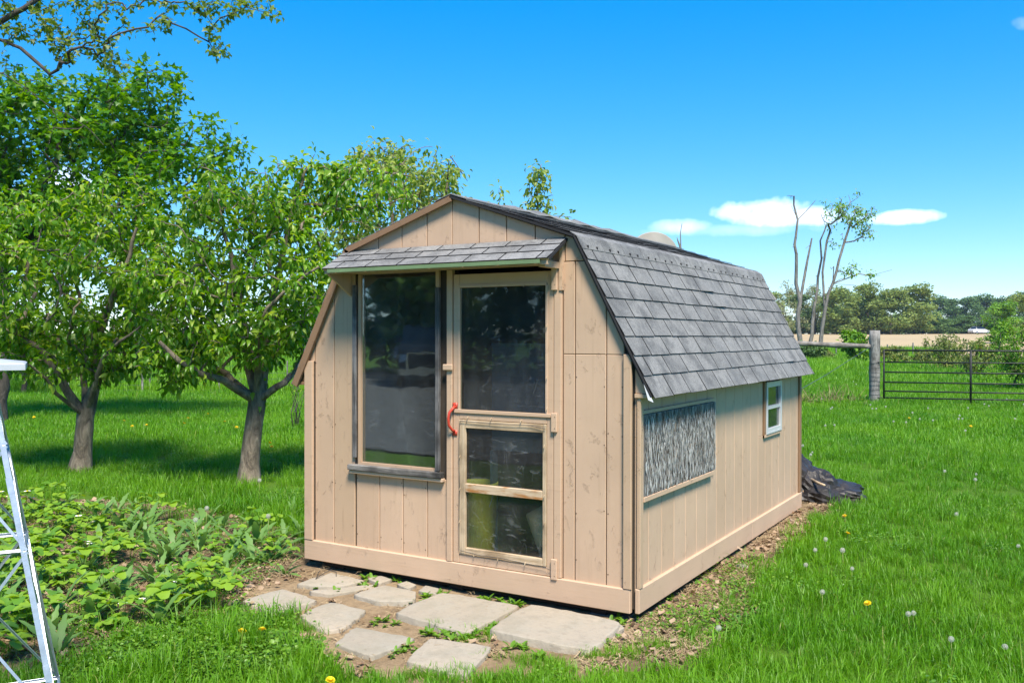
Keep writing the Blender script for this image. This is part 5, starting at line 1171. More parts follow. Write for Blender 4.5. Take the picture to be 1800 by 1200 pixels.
# ------------------------------------------------------------------ vehicles: a far white car and the pickup the window mirrors
def vehicle(name, loc, rz, label, cat, prof, cab, width, body, wheels, wr, pickup=False):
    e = empty(name, loc, rz); tag(e, label, cat)
    def ext(nm, poly, w0, w1, mat, inset_=0.0, par=e):
        k = len(poly); zs = [p[1] for p in poly]; z0, z1 = min(zs), max(zs)
        V = [(x, s*((w0+(w1-w0)*(z-z0)/(z1-z0+1e-9))/2), z) for s in (-1, 1) for x, z in poly]
        F = [tuple(range(k)), tuple(range(k, 2*k))[::-1]]+[(i, k+i, k+(i+1) % k, (i+1) % k) for i in range(k)]
        bm = bmesh.new(); vs = [bm.verts.new(v) for v in V]
        for f in F: bm.faces.new([vs[i] for i in f])
        bmesh.ops.recalc_face_normals(bm, faces=bm.faces[:]); bmesh.ops.bevel(bm, geom=bm.edges[:], offset=.035, segments=2, affect='EDGES')
        return bm_obj(nm, bm, mat, par, keep=False)
    bd = ext('body', prof, width, width, body); ext('cab', cab, width*.94, width*.76, MVGL); 
    rf = [(x, z) for x, z in cab if z > max(p[1] for p in cab)-.02]; x0, x1 = min(p[0] for p in rf), max(p[0] for p in rf); zt = max(p[1] for p in cab)
    V, F = box_vf(x0-.03, x1+.03, -width*.38, width*.38, zt-.015, zt+.045); obj('roof_panel', V, F, body, e, keep=False)
    for x in wheels:
        for s in (-1, 1):
            V, F = lathe([(0, -.11), (wr*.6, -.11), (wr*.95, -.11), (wr, -.08), (wr, .08), (wr*.95, .11), (wr*.6, .11), (0, .09)], 24); V = [(x+p[0], s*(width/2-.10)+p[2], wr+p[1]) for p in V]; wl = obj('wheel', V, F, MTYRE, e, True, keep=False)
            V, F = lathe([(0, .115), (wr*.5, .118), (wr*.58, .10)], 18); V = [(x+p[0], s*(width/2-.10+p[2]), wr+p[1]) for p in V]; obj('rim', V, F, MSTEEL, wl, True)
    xf = max(p[0] for p in prof); hh = [z for x, z in prof if x > xf-.05]; zt2 = max(hh)
    for s in (-1, 1): V, F = box_vf(xf-.03, xf+.025, s*width*.40-.14, s*width*.40+.14, zt2-.30, zt2-.10); obj('headlight', V, F, MVINYL, e, keep=False)
    V, F = box_vf(xf-.02, xf+.03, -width*.30, width*.30, zt2-.52, zt2-.08); gr = obj('grille', V, F, MBLACK, e, keep=False)
    V, F = join([box_vf(xf, xf+.05, -width*.33, width*.33, zt2-.07, zt2-.02), box_vf(xf, xf+.05, -width*.33, width*.33, zt2-.58, zt2-.52), box_vf(xf, xf+.05, -width*.335, -width*.30, zt2-.52, zt2-.07), box_vf(xf, xf+.05, width*.30, width*.335, zt2-.52, zt2-.07)]); obj('grille_surround', V, F, MCHROME, gr)
    V, F = box_vf(xf-.05, xf+.09, -width*.47, width*.47, .38, .58); obj('bumper', V, F, MCHROME if pickup else body, e, keep=False)
    for s in (-1, 1): V, F = box_vf(cab[-1][0]-.3, cab[-1][0]-.15, s*width*.52-.1, s*width*.52+.1, zt-.55, zt-.30); obj('mirror', V, F, body, e, keep=False)
    return e
MVGL = simple('vehicle_glass', (.015, .02, .024), .08, bmp=0, spec=.6); MTYRE = simple('tyre_rubber', (.02, .02, .02), .8, bmp=0); MCHROME = simple('chrome', (.8, .8, .82), .15, 1.0, bmp=0, var=.02); MWHITE = simple('white_car_paint', (.75, .76, .78), .25, bmp=0, var=.03); MDKBLUE = simple('dark_truck_paint', (.03, .04, .055), .25, bmp=0, var=.05)
pc = PX(1722, 600, 196); vehicle('parked_car', (pc[0], pc[1], float(ground(pc[0], pc[1]))+.05), math.atan2(RT[1], RT[0])+.2, 'small white car parked far off beyond the ploughed field', 'car', [(-2.2, .3), (2.2, .3), (2.25, .85), (1.2, 1.02), (-2.1, 1.05), (-2.25, .8)], [(-1.7, 1.03), (1.0, 1.0), (.3, 1.55), (-1.3, 1.58)], 1.8, MWHITE, (-1.35, 1.35), .33)
hp_ = PX(1722, 600, 212); hs = empty('white_barn', (hp_[0], hp_[1], float(ground(hp_[0], hp_[1]))), math.atan2(RT[1], RT[0])+.3); tag(hs, 'small white building beyond the white car', 'building')
V, F = box_vf(-1.6, 1.6, -1.2, 1.2, -.3, 2.2); obj('wall', V, F, MVINYL, hs, keep=False); obj('roof', [(-1.8, -1.4, 2.15), (1.8, -1.4, 2.15), (1.8, 0, 3.1), (-1.8, 0, 3.1), (-1.8, 1.4, 2.15), (1.8, 1.4, 2.15)], [(0, 1, 2, 3), (3, 2, 5, 4), (0, 3, 4), (1, 5, 2)], MSTEEL, hs, keep=False); V, F = box_vf(-.5, .5, -1.23, -1.19, 0, 1.9); obj('door', V, F, MPOST, hs, keep=False)
vehicle('pickup_truck', (-16.6, -20.6, float(ground(-16.6, -20.6))), math.atan2(.8, .6), 'dark pickup truck with chrome grille mirrored in the shed window', 'truck', [(-2.9, .45), (2.7, .45), (2.8, 1.05), (2.7, 1.22), (1.15, 1.28), (-.9, 1.28), (-2.9, 1.25)], [(-.95, 1.26), (1.2, 1.26), (.45, 1.88), (-.8, 1.90)], 2.0, MDKBLUE, (-1.9, 1.85), .40, True)
for i, (x, y, h, w_) in enumerate([(-24, -30, 12, 9), (-15, -33, 11, 9), (-31, -24, 12, 9), (-8, -36, 12, 10), (0, -38, 11, 9), (-38, -16, 11, 9), (-5, -30, 10, 8), (-20, -26.5, 10, 7), (8, -40, 12, 10), (-12, -28, 9, 7), (-28, -22, 9, 7)]):
    key = (i % 3, MFARB.name, MBARKD.name)
    if key not in FM: (V, F), (Vw, Fw) = FT[i % 3]; FM[key] = (fastmesh('crown', V, F, MFARB), fastmesh('trunk', Vw, Fw, MBARKD))
    e = empty('yard_tree', (x, y, float(ground(x, y))), i*1.7); e.scale = (w_/.62, w_/.62, h); tag(e, 'tall dark tree mirrored in the shed window glass', 'tree', 'trees mirrored in the shed window'); obj_m('crown', FM[key][0], e, keep=False); obj_m('trunk', FM[key][1], e, keep=False)

MDRIVE = simple('grey_gravel', (.12, .115, .105), .95, sc_=6, var=.35, bmp=.5)
dx = np.linspace(-60, 40, 60); dy = np.linspace(-26.5, -5.1, 14); V = [(x, y, float(ground(x, y))+.02+.02*math.sin(x*.7)*math.sin(y)) for x in dx for y in dy]  # out-of-view drive, added and brought near so the panes mirror less green
tag(obj('driveway', V, [(i*14+j, (i+1)*14+j, (i+1)*14+j+1, i*14+j+1) for i in range(59) for j in range(13)], MDRIVE, smoothf=True), 'unseen grey gravel driveway widened to darken the shed glass reflection', 'driveway', kind='structure')
# ------------------------------------------------------------------ garden plants
def leaflet(rng, w_, l_, n=9, serr=.08, cup=.15):
    """one leaflet disc in xy growing along +y"""
    pts = []
    for i in range(n):
        a = -math.pi/2+2*math.pi*i/n; r_ = 1+serr*(1 if i % 2 else -1); pts.append((w_*.5*math.cos(a)*r_, l_*.5+l_*.5*math.sin(a)*r_, cup*w_*math.cos(a)**2*.5-.10*l_*(max(0, math.sin(a)))))
    return [(0, l_*.5, 0)]+pts, [(0, 1+i, 1+(i+1) % n) for i in range(n)]
def trifoliate(seed):
    rng = np.random.default_rng(seed); parts = []; h = rng.uniform(.06, .15); lean = rng.uniform(.02, .09)
    tip = np.array([0, lean, h]); V, F = tube([(0, 0, 0), (0, lean*.4, h*.6), tuple(tip)], .0018, 4, False); parts.append((V, F)); s = rng.uniform(.045, .068)
    for a in (-75, 0, 75):
        V, F = leaflet(rng, s*.95, s*1.05, 12, .05, .35); M_ = Matrix.Rotation(R(a), 3, 'Z') @ Matrix.Rotation(R(rng.uniform(-22, 12)), 3, 'X'); parts.append(([tuple(np.array(M_ @ Vector(v))+tip) for v in V], F))
    return mesh('leaf', *join(parts), MSTRAW, True)
TRI = [trifoliate(100+k) for k in range(7)]
def flower_mesh():
    parts = []
    V, F = tube([(0, 0, 0), (.01, .01, .07), (.015, .012, .11)], .0012, 4, False); parts.append((V, F)); nf = len(F)
    for k in range(5):
        a = 2*math.pi*k/5; c = np.array([.015+.009*math.cos(a), .012+.009*math.sin(a), .112]); n_ = 7; V = [tuple(c)]+[(c[0]+.0075*math.cos(b), c[1]+.0075*math.sin(b), c[2]+.002) for b in np.linspace(0, 2*math.pi, n_, endpoint=False)]; parts.append((V, [(0, 1+i, 1+(i+1) % n_) for i in range(n_)]))
    V, F = lathe([(.0045, .112), (.004, .116), (0, .1165)], 8, .015, .012); parts.append((V, F))
    m = mesh('flower', *join(parts), [MSTEM, MPETAL, MYEL]); 
    for i, p in enumerate(m.polygons): p.material_index = 0 if i < nf else (1 if i < nf+35 else 2)
    return m
FLOW = flower_mesh()
def lance(seed):
    rng = np.random.default_rng(seed); l_ = rng.uniform(.14, .27); w_ = l_*rng.uniform(.14, .2); n = 9; V = []; F = []; el = R(rng.uniform(25, 70)); bend = rng.uniform(.6, 1.4)
    y = z = 0.0
    for i in range(n):
        t = i/(n-1); ww = w_*.5*math.sin(math.pi*min(1, t*.92+.08))**.8*(1+.22*(1 if i % 2 else -1)); V += [(-ww, y, z+.25*ww), (0, y, z), (ww, y, z+.25*ww)]; a = el-bend*t; y += l_/n*math.cos(a); z += l_/n*math.sin(a)
    for i in range(n-1): F += [(i*3, i*3+1, i*3+4, i*3+3), (i*3+1, i*3+2, i*3+5, i*3+4)]
    return mesh('leaf', V, F, MWEED, True)
LAN = [lance(200+k) for k in range(7)]
rng = np.random.default_rng(77)
def put_plant(name, x, y, leaves, nl, label, cat, group, sc_=1.0, flower=False, spread=.025):
    e = empty(name, (x, y, float(ground(x, y))+.004), rng.uniform(0, 6.28), sc_); tag(e, label, cat, group)
    for k in range(nl):
        o = bpy.data.objects.new('leaf', leaves[rng.integers(len(leaves))]); COL.objects.link(o); o.parent = e; a = 6.28*k/nl+rng.normal(0, .3); o.rotation_euler = (rng.normal(0, .12), rng.normal(0, .12), a); r_ = spread*rng.random(); o.location = (r_*math.cos(a+1.57), r_*math.sin(a+1.57), 0); s = rng.uniform(.75, 1.25); o.scale = (s, s, s)
    if flower:
        for _ in range(rng.integers(1, 3)):
            o = bpy.data.objects.new('flower', FLOW); COL.objects.link(o); o.parent = e; o.rotation_euler = (0, 0, rng.uniform(0, 6.28)); s = rng.uniform(1.0, 1.5); o.scale = (s, s, s); o.location = (rng.normal(0, .03), rng.normal(0, .03), 0)
    return e
n_s = 0; placed = []
while n_s < 160:
    px, py = rng.uniform(-60, 520), rng.uniform(885, 1170); p = on_z(px, py); x, y = p[0], p[1]
    if bedmask(np.array([x]), np.array([y]))[0] < .35: continue
    if placed and np.min(np.hypot(np.array(placed)[:, 0]-x, np.array(placed)[:, 1]-y)) < .10: continue
    placed.append((x, y)); n_s += 1; weed = rng.random() < (.62 if 180 < px < 480 and py < 1060 else .30)
    if weed: put_plant('lance_leaf_weed', x, y, LAN, rng.integers(7, 12), 'grey green weed with long toothed leaves among the strawberries', 'weed', 'weeds in the strawberry bed', rng.uniform(.7, 1.15))
    elif rng.random() < .28: put_plant('strawberry_plant', x, y, TRI, rng.integers(5, 8), 'strawberry plant in white flower in the garden bed', 'strawberry plant', 'flowering strawberry plants', rng.uniform(.9, 1.35), True)
    else: put_plant('strawberry_plant', x, y, TRI, rng.integers(5, 8), 'strawberry plant with bright three part leaves and no flowers', 'strawberry plant', 'leafy strawberry plants', rng.uniform(.85, 1.4))
for px, py, s in [(500, 1010, .7), (470, 990, .8), (530, 940, .8), (515, 905, .7), (440, 935, 1.1), (415, 960, 1.2), (450, 960, 1.2), (395, 1000, 1.0), (350, 960, 1.1), (300, 990, 1.0), (260, 930, 1.1), (175, 920, 1.2)]:
    p = on_z(px, py); put_plant('lance_leaf_weed', p[0], p[1], LAN, 10, 'grey green weed with long toothed leaves among the strawberries', 'weed', 'weeds in the strawberry bed', s)
def small_weed(seed):
    rng = np.random.default_rng(seed); parts = []
    for k in range(9):
        V, F = leaflet(rng, rng.uniform(.012, .02), rng.uniform(.025, .05), 8, .03, .3); M_ = Matrix.Rotation(rng.uniform(0, 6.28), 3, 'Z') @ Matrix.Rotation(R(rng.uniform(8, 50)), 3, 'X'); parts.append(([tuple(np.array(M_ @ Vector(v))+[0, 0, .004]) for v in V], F))
    return mesh('low_weed', *join(parts), MSMALLW, True)
SWM = [small_weed(300+k) for k in range(5)]
def low_weed(px, py, s):
    p = on_z(px, py); o = bpy.data.objects.new('low_weed', SWM[rng.integers(5)]); COL.objects.link(o); o.location = (p[0], p[1], float(ground(p[0], p[1]))+.012); o.rotation_euler = (0, 0, rng.uniform(0, 6.28)); o.scale = (s,)*3; tag(o, 'small green weed sprouting between the paving stones', 'weed', 'weeds between the paving stones')
for (x0, y0, x1, y1, n_) in [(820, 1128, 905, 1085, 16), (730, 1115, 835, 1122, 16), (845, 1055, 925, 1068, 14), (660, 1095, 700, 1100, 8), (560, 1040, 660, 1030, 10), (640, 1022, 700, 1030, 6), (715, 1060, 780, 1042, 10), (500, 1120, 560, 1140, 12), (530, 1150, 600, 1165, 10), (690, 1155, 740, 1135, 8), (905, 1140, 960, 1165, 10), (1060, 1100, 1110, 1090, 6), (1160, 1060, 1260, 1000, 14), (1030, 1150, 1090, 1120, 8), (1260, 1130, 1310, 1010, 8), (770, 1050, 790, 1045, 3)]:
    for t in rng.random(n_): low_weed(x0+(x1-x0)*t+rng.normal(0, 5), y0+(y1-y0)*t+rng.normal(0, 4), rng.uniform(.55, 1.3))
# dandelions
rs = np.random.default_rng(2)
def seedhead_mesh():
    parts = []; n = 120
    for k in range(n):
        z = 1-2*(k+.5)/n; a = k*2.39996; d = np.array([math.sqrt(1-z*z)*math.cos(a), math.sqrt(1-z*z)*math.sin(a), z]); u = np.cross(d, [.3, .5, .8]); u /= np.linalg.norm(u); v = np.cross(d, u)
        tip = d*.0165; parts.append(([d*.003+u*.0003, d*.003-u*.0003, tip], [(0, 1, 2)])); ph = rs.uniform(0, 3)
        q = [tip+(u*math.cos(b)+v*math.sin(b))*.0030+d*.0010 for b in (ph, ph+2.09, ph+4.19)]; parts.append(([tuple(x) for x in q], [(0, 1, 2)]))
    V, F = lathe([(0, -.003), (.003, 0), (0, .003)], 8); parts.append((V, F)); return mesh('seed_head', *join(parts), MFLUFF)
def blossom_mesh():
    parts = []
    for k in range(70):
        r_ = .002+.017*math.sqrt(k/70); a = k*2.39996; el = 1.0-.95*(k/70); d = np.array([math.cos(a)*math.cos(el), math.sin(a)*math.cos(el), math.sin(el)]); s = np.array([-math.sin(a), math.cos(a), 0])*.0026; b = np.array([r_*.35*math.cos(a), r_*.35*math.sin(a), .003]); e = b+d*.019; parts.append(([b+s*.6, b-s*.6, e-s, e+s], [(0, 1, 2, 3)]))
    V, F = lathe([(.002, -.006), (.006, -.002), (.006, .003), (0, .004)], 8); parts.append((V, F)); return mesh('blossom', *join(parts), MYEL)
SEEDM, BLOM = seedhead_mesh(), blossom_mesh()
def stem_mesh(h): return mesh('stem', *tube([(0, 0, -.02), (.004, 0, h*.5), (0, .003, h)], .0022, 5), MSTEM, True)
STEMS = {h: stem_mesh(h) for h in (.10, .16, .22, .05)}
def dandelion(px, py, yellow, group, label, s=1.0, h=None):
    h = h or (.10 if yellow else float(rng.choice([.10, .16])))
    D_ = FPX*(CAM[2]+.06-h*s)/max(8, (py-590)); p = PX(px, py, D_); gz = float(ground(p[0], p[1])); e = empty('dandelion', (p[0], p[1], gz), rng.uniform(0, 6), s); tag(e, label, 'dandelion', group)
    obj_m('stem', STEMS[h], e, keep=False); o = obj_m('blossom' if yellow else 'seed_head', BLOM if yellow else SEEDM, e, keep=False); o.location = (0, .003, h); o.rotation_euler = (rng.normal(0, .25), rng.normal(0, .25), 0); return e
G1 = 'white dandelion seed heads in the lawn'; LB1 = 'white dandelion seed head on a stem in the lawn right of the shed'
for px, py in [(1417, 993), (1451, 950), (1433, 968), (1481, 968), (1498, 999), (1445, 1038), (1263, 1100), (1597, 1076), (1605, 1075), (1660, 833), (1716, 838), (1715, 848), (1682, 908), (1790, 963), (1766, 1133), (1411, 785), (1428, 798), (1425, 803), (1483, 912), (1673, 1119)]: dandelion(px, py, False, G1, LB1, rng.uniform(.7, 1.0))
LB2 = 'tiny white dandelion seed head in the lawn before the gate'; 
for px, py in [(1445, 700), (1460, 716), (1463, 714), (1533, 716), (1540, 716), (1557, 713), (1604, 723), (1631, 715), (1687, 728), (1685, 733), (1692, 733), (1702, 715), (1730, 708), (1738, 711), (1784, 734), (1799, 708), (1451, 745), (1467, 744), (1571, 737), (1697, 753), (1593, 738), (1617, 733), (1500, 669), (1505, 675), (1457, 650), (1446, 646), (1490, 646), (1530, 710), (1640, 735), (1770, 700)]: dandelion(px, py, False, 'tiny seed heads before the gate', LB2, 1.0, .16)
for px, py, lb in [(363, 893, 'white dandelion seed head above the strawberry bed edge'), (343, 914, 'small dandelion seed head inside the strawberry bed edge'), (456, 841, 'tall dandelion seed head by the pear tree trunk'), (472, 907, 'dandelion seed head in the shade left of the shed')]: dandelion(px, py, False, None, lb, 1.05, .22)
LB3 = 'yellow dandelion flower open in the lawn'
for px, py in [(1525, 1059), (1490, 941), (1485, 912), (1598, 733), (1706, 746), (232, 750), (218, 740), (258, 748), (365, 727), (416, 753), (478, 785), (474, 779), (330, 735), (323, 745), (60, 733), (395, 742)]: dandelion(px, py, True, 'yellow dandelions in the lawn', LB3, .85 if py > 800 else 1.05)
for px, py in [(425, 1108), (461, 1105), (580, 1193)]: dandelion(px, py, True, 'yellow dandelions by the paving', 'yellow dandelion flower beside the paving stones', .85)

# ------------------------------------------------------------------ grass, litter (uncountable)
def tuft(seed, n, rad, h0, h1, wd, mat, lean=.5, name='tuft'):
    rng = np.random.default_rng(seed); a = rng.uniform(0, 6.28, n); r_ = rad*np.sqrt(rng.random(n)); b = np.stack([r_*np.cos(a), r_*np.sin(a), np.full(n, -.01)], 1); h = rng.uniform(h0, h1, n)
    la = rng.uniform(0, 6.28, n); ln = np.abs(rng.normal(0, lean, n)); d = np.stack([np.cos(la)*ln, np.sin(la)*ln, np.ones(n)], 1); s = np.stack([-np.sin(la+rng.normal(0, .6, n)), np.cos(la), np.zeros(n)], 1)
    w_ = wd*rng.uniform(.6, 1.2, n)[:, None]; dn = d/np.linalg.norm(d, axis=1)[:, None]; hh = h[:, None]; out = np.stack([np.cos(la), np.sin(la), np.zeros(n)], 1)
    m1 = b+dn*hh*.45; m2 = b+dn*hh*.8+out*hh*.08*ln[:, None]*2; tp_ = b+dn*hh*1.0+out*hh*.30*ln[:, None]*2-np.array([0, 0, 1])*hh*.12*ln[:, None]*2
    V = np.stack([b-s*w_*.4, b+s*w_*.4, m1-s*w_*.5, m1+s*w_*.5, m2-s*w_*.36, m2+s*w_*.36, tp_], 1).reshape(-1, 3); o = (np.arange(n)*7)[:, None]
    return fastmesh(name, V, [np.concatenate([o+[[0, 1, 3, 2]], o+[[2, 3, 5, 4]]]), o+[[4, 5, 6]]], mat, True)
def scatter(name, pts, scl, idx, tilt, meshes, label, cat):
    n = len(pts); m = bpy.data.meshes.new(name); m.vertices.add(n); m.vertices.foreach_set('co', np.asarray(pts, np.float32).ravel())
    rg = np.random.default_rng(n); rot = np.stack([rg.normal(0, tilt, n), rg.normal(0, tilt, n), rg.uniform(0, 6.28, n)], 1)
    m.attributes.new('rot', 'FLOAT_VECTOR', 'POINT').data.foreach_set('vector', rot.astype(np.float32).ravel())
    m.attributes.new('scl', 'FLOAT', 'POINT').data.foreach_set('value', np.asarray(scl, np.float32)); m.attributes.new('idx', 'INT', 'POINT').data.foreach_set('value', np.asarray(idx, np.int32))
    pc_ = bpy.data.collections.new(name+'_pieces')
    for k, ms in enumerate(meshes): pc_.objects.link(bpy.data.objects.new(f'{name}_piece_{k:02d}', ms))
    g = bpy.data.node_groups.new(name, 'GeometryNodeTree'); g.interface.new_socket('Geometry', in_out='INPUT', socket_type='NodeSocketGeometry'); g.interface.new_socket('Geometry', in_out='OUTPUT', socket_type='NodeSocketGeometry'); g.is_modifier = True
    gi, go = g.nodes.new('NodeGroupInput'), g.nodes.new('NodeGroupOutput'); ci = g.nodes.new('GeometryNodeCollectionInfo'); ci.inputs['Collection'].default_value = pc_; ci.inputs['Separate Children'].default_value = True; ci.inputs['Reset Children'].default_value = True
    ip = g.nodes.new('GeometryNodeInstanceOnPoints'); ip.inputs['Pick Instance'].default_value = True
    def na(nm, ty): q = g.nodes.new('GeometryNodeInputNamedAttribute'); q.data_type = ty; q.inputs['Name'].default_value = nm; return [o for o in q.outputs if o.enabled and o.name == 'Attribute'][0]
    g.links.new(gi.outputs[0], ip.inputs['Points']); g.links.new(ci.outputs[0], ip.inputs['Instance']); g.links.new(na('idx', 'INT'), ip.inputs['Instance Index']); g.links.new(na('rot', 'FLOAT_VECTOR'), ip.inputs['Rotation']); g.links.new(na('scl', 'FLOAT'), ip.inputs['Scale']); g.links.new(ip.outputs[0], go.inputs[0])
    o = bpy.data.objects.new(name, m); COL.objects.link(o); md = o.modifiers.new('scatter', 'NODES'); md.node_group = g; tag(o, label, cat, kind='stuff'); return o
def view_pts(rg, d0, d1, dens, lat=.62, extra=1.0):
    """points in a wedge of the lawn in front of the camera (wider than the picture)"""
    area = lat*2*(d1*d1-d0*d0)/2; n = int(area*dens); f = np.sqrt(rg.uniform(d0*d0, d1*d1, n)); r_ = rg.uniform(-1, 1, n)*(lat*f+extra); p = CAM[:2]+f[:, None]*FH+r_[:, None]*RH; return p[:, 0], p[:, 1], f
rg = np.random.default_rng(8)
STP = [np.array([(v.co.x, v.co.y) for v in o.data.vertices]) for o in COL.objects if o.name.startswith('paving_stone')]
STC = [(q.mean(0), np.max(np.linalg.norm(q-q.mean(0), axis=1))) for q in STP]
def lawn_ok(x, y, margin=0.0):
    ok = ~((x > -W-.03) & (x < .04) & (y > -.06) & (y < D+.05))
    sm = soilmask(x, y); bm_ = bedmask(x, y); r_ = rg.random(len(x))
    ok &= ~(sm > -.15+margin) | ((sm < .5) & (r_ < .12)); ok &= ~(bm_ > -.1) | (r_ < .10)
    for c, rr_ in STC: ok &= np.hypot(x-c[0], y-c[1]) > rr_*.62
    ok &= ~((np.hypot(x+.05, y-4.3) < .42)); return ok
TU = [tuft(400+k, 46, .085, .05, .125, .0042, MGRASS, .45) for k in range(6)]; TU += [tuft(410+k, 34, .07, .09, .19, .0045, MGRASS, .38) for k in range(3)]
TF = [tuft(420+k, 46, .20, .07, .16, .009, MGRASS, .45) for k in range(4)]; TP = [tuft(430+k, 60, .35, .18, .38, .013, MTALL, .3) for k in range(4)]
P_, S_, I_ = [], [], []
for d0, d1, dens, far in ((2.6, 5.5, 210, 0), (5.5, 8.5, 150, 0), (8.5, 13, 85, 0), (13, 20, 36, 1), (20, 30, 16, 1), (30, 60, 5.0, 1)):
    x, y, f = view_pts(rg, d0, d1, dens); ok = lawn_ok(x, y)
    if far and d0 >= 20: fl = (x < -6); ok &= ~fl | (f < 25)
    x, y, f = x[ok], y[ok], f[ok]; hn = fbm(x*.9, y*.9, 90); s = (.62+.75*hn)*rg.uniform(.8, 1.2, len(x))*(1.15 if d0 >= 20 else 1)*(1.7 if d0 >= 30 else 1)
    P_.append(np.stack([x, y, ground(x, y)], 1)); S_.append(s); I_.append(np.where(rg.random(len(x)) < .12+.3*(hn > .58), rg.integers(6, 9, len(x)), rg.integers(0, 6, len(x))) if not far else rg.integers(9, 13, len(x)))
for (x0, y0, x1, y1, n_) in [(455, 1125, 600, 1190, 40), (640, 1194, 1000, 1200, 60), (870, 1150, 1000, 1180, 30), (1030, 1160, 1180, 1140, 40), (480, 1095, 560, 1120, 22), (1180, 1150, 1290, 1060, 40), (740, 1120, 850, 1128, 6), (830, 1120, 910, 1080, 6)]:
    tt = rg.random(n_); q = np.array([on_z(x0+(x1-x0)*t+rg.normal(0, 9), y0+(y1-y0)*t+rg.normal(0, 6)) for t in tt]); P_.append(np.stack([q[:, 0], q[:, 1], ground(q[:, 0], q[:, 1])+.005], 1)); S_.append(rg.uniform(.3, .75, n_)); I_.append(rg.integers(0, 6, n_))
scatter('grass', np.concatenate(P_), np.concatenate(S_), np.concatenate(I_), .12, TU+TF, 'uncut lawn grass blades around the shed', 'grass')
x, y, f = view_pts(rg, 24, 80, 7.0, .62); ok = (x < -6) & (f > 25.3); x, y, f = x[ok], y[ok], f[ok]
scatter('pasture_grass', np.stack([x, y, ground(x, y)], 1), rg.uniform(.8, 1.25, len(x))*(.9+f/70), rg.integers(0, 4, len(x)), .08, TP, 'tall bright pasture grass beyond the wire fence', 'grass')
# chickweed mat at the bottom left and thin growth in the bed
def mat_piece(seed):
    rng = np.random.default_rng(seed); n = 60; pos = rng.normal(0, 1, (n, 3))*[.05, .05, 0]+np.abs(rng.normal(0, 1, (n, 1)))*[0, 0, .022]; V, F = scatter_leaves(leaf_tpl(.75, .1, .1), pos, rng.normal(0, 1, (n, 3))*[1, 1, .4]+[0, 0, .2], np.array([0, 0, 1.])+rng.normal(0, .3, (n, 3)), rng.uniform(.010, .022, n)); return fastmesh('mat_piece', V, F, MSMALLW)
MT = [mat_piece(500+k) for k in range(5)]; px = np.concatenate([rg.normal(400, 75, 420), rg.uniform(150, 520, 200), rg.uniform(0, 500, 260), rg.uniform(1120, 1330, 110)]); py = np.concatenate([rg.normal(1140, 22, 420), rg.uniform(1110, 1190, 200), rg.uniform(890, 1110, 260), rg.uniform(960, 1130, 110)])
q = np.array([on_z(a, b) for a, b in zip(px, py)]); ok = (poly_sd(q[:, 0], q[:, 1], SOIL) < .05) | (px > 1000); ok &= ~((q[:, 0] < .05) & (q[:, 1] > -.04) & (q[:, 0] > -2.5)); q = q[ok]
xw, yw_, fw2 = view_pts(rg, 3, 12, 9); okw = lawn_ok(xw, yw_) & (fbm(xw*1.1, yw_*1.1, 61) > .50); qz = np.concatenate([ground(q[:, 0], q[:, 1])+.012, ground(xw[okw], yw_[okw])+.045]); q = np.concatenate([q, np.stack([xw[okw], yw_[okw], yw_[okw]*0], 1)])
scatter('chickweed', np.stack([q[:, 0], q[:, 1], qz], 1), rg.uniform(.7, 1.4, len(q)), rg.integers(0, 5, len(q)), .1, MT, 'low bright chickweed matting at the bed edge and in the lawn', 'ground cover')
def litter_piece(seed):
    rng = np.random.default_rng(seed); n = 16; ps = []; 
    for _ in range(n):
        a = rng.uniform(0, 6.28); l_ = rng.uniform(.02, .085); c = rng.normal(0, .04, 2); d = np.array([math.cos(a), math.sin(a)])*l_*.5; s = np.array([-d[1], d[0]])/l_*2*rng.uniform(.0012, .0026); z = rng.uniform(.0, .012); k = rng.normal(0, .012, 2)
        ps.append(([(*(c-d-s), z), (*(c-d+s), z), (*(c+k+s), z+.010), (*(c+k-s), z+.010), (*(c+d), z+.002)], [(0, 1, 2, 3), (3, 2, 4)]))
    return mesh('litter_piece', *join(ps), MLITTER)
def dead_leaf_piece(seed):
    rng = np.random.default_rng(seed); n = 7; pos = rng.normal(0, .05, (n, 3))*[1, 1, 0]+[0, 0, .008]; V, F = scatter_leaves(leaf_tpl(.8, .35, -.3), pos, rng.normal(0, 1, (n, 3))*[1, 1, .2], np.array([0, 0, 1.])+rng.normal(0, .5, (n, 3)), rng.uniform(.02, .055, n)); return fastmesh('dead_leaf_piece', V, F, MDEAD)
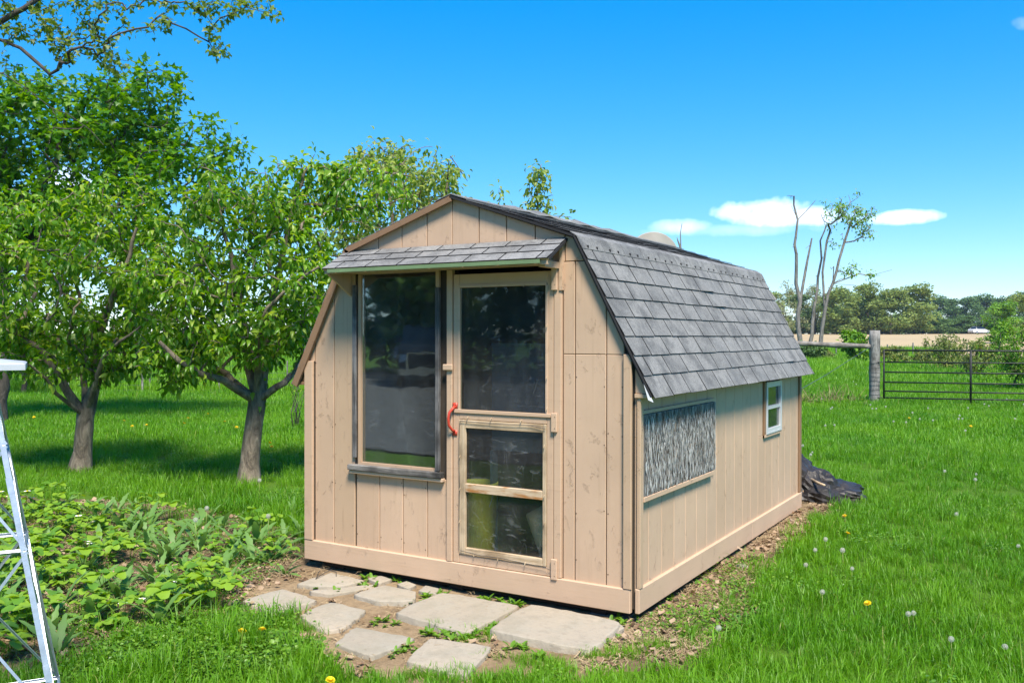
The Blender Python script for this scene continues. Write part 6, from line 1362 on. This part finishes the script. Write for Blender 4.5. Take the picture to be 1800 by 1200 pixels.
LP = [litter_piece(600+k) for k in range(5)]; DP_ = [dead_leaf_piece(620+k) for k in range(5)]
def soil_pts(n, side): 
    out = []
    while len(out) < n:
        x, y = rg.uniform(-3.1, 1.3), rg.uniform(-1.5, 4.8)
        m_ = soilmask(np.array([x]), np.array([y]))[0]
        if m_ < .0 or (-2.5 < x < .03 and y > -.05) and not (y > D+.05): continue
        if x < .03 and y < 0 and rg.random() > (.10 if x > -2.2 else .5): continue
        if any(np.hypot(x-c[0], y-c[1]) < r_*.6 for c, r_ in STC): continue
        out.append((x, y))
    return np.array(out)
q = soil_pts(800, 1); qb = np.array([on_z(a, b)[:2] for a, b in zip(rg.uniform(-60, 520, 900), rg.uniform(880, 1160, 900))]); q = np.concatenate([q, qb[bedmask(qb[:, 0], qb[:, 1]) > .0]])
scatter('dry_grass_litter', np.stack([q[:, 0], q[:, 1], ground(q[:, 0], q[:, 1])+.014], 1), rg.uniform(.7, 1.3, len(q)), rg.integers(0, 5, len(q)), .1, LP, 'straw coloured dry grass bits strewn over the soil', 'litter')
q = soil_pts(300, 1); qb = np.array([on_z(a, b)[:2] for a, b in zip(rg.uniform(-60, 520, 420), rg.uniform(880, 1160, 420))]); q = np.concatenate([q, qb[bedmask(qb[:, 0], qb[:, 1]) > .0]])
scatter('dead_leaves', np.stack([q[:, 0], q[:, 1], ground(q[:, 0], q[:, 1])+.014], 1), rg.uniform(.6, 1.2, len(q)), rg.integers(0, 5, len(q)), .15, DP_, 'small brown dead leaves scattered over the soil', 'litter')

# ------------------------------------------------------------------ thin spring haze over the fields
mh, th_, bh, oh = newmat('haze_air'); th_.nodes.remove(bh); pv = N(th_, 'ShaderNodeVolumePrincipled', inp={'Density': .00022, 'Anisotropy': .2}); pv.inputs['Color'].default_value = (.82, .89, 1, 1); L(th_, pv.outputs[0], oh.inputs['Volume'])
V, F = box_vf(-620, 620, -620, 640, -1.2, 19); tag(obj('haze', V, F, mh), 'thin pale haze over the far fields', 'haze', kind='stuff')
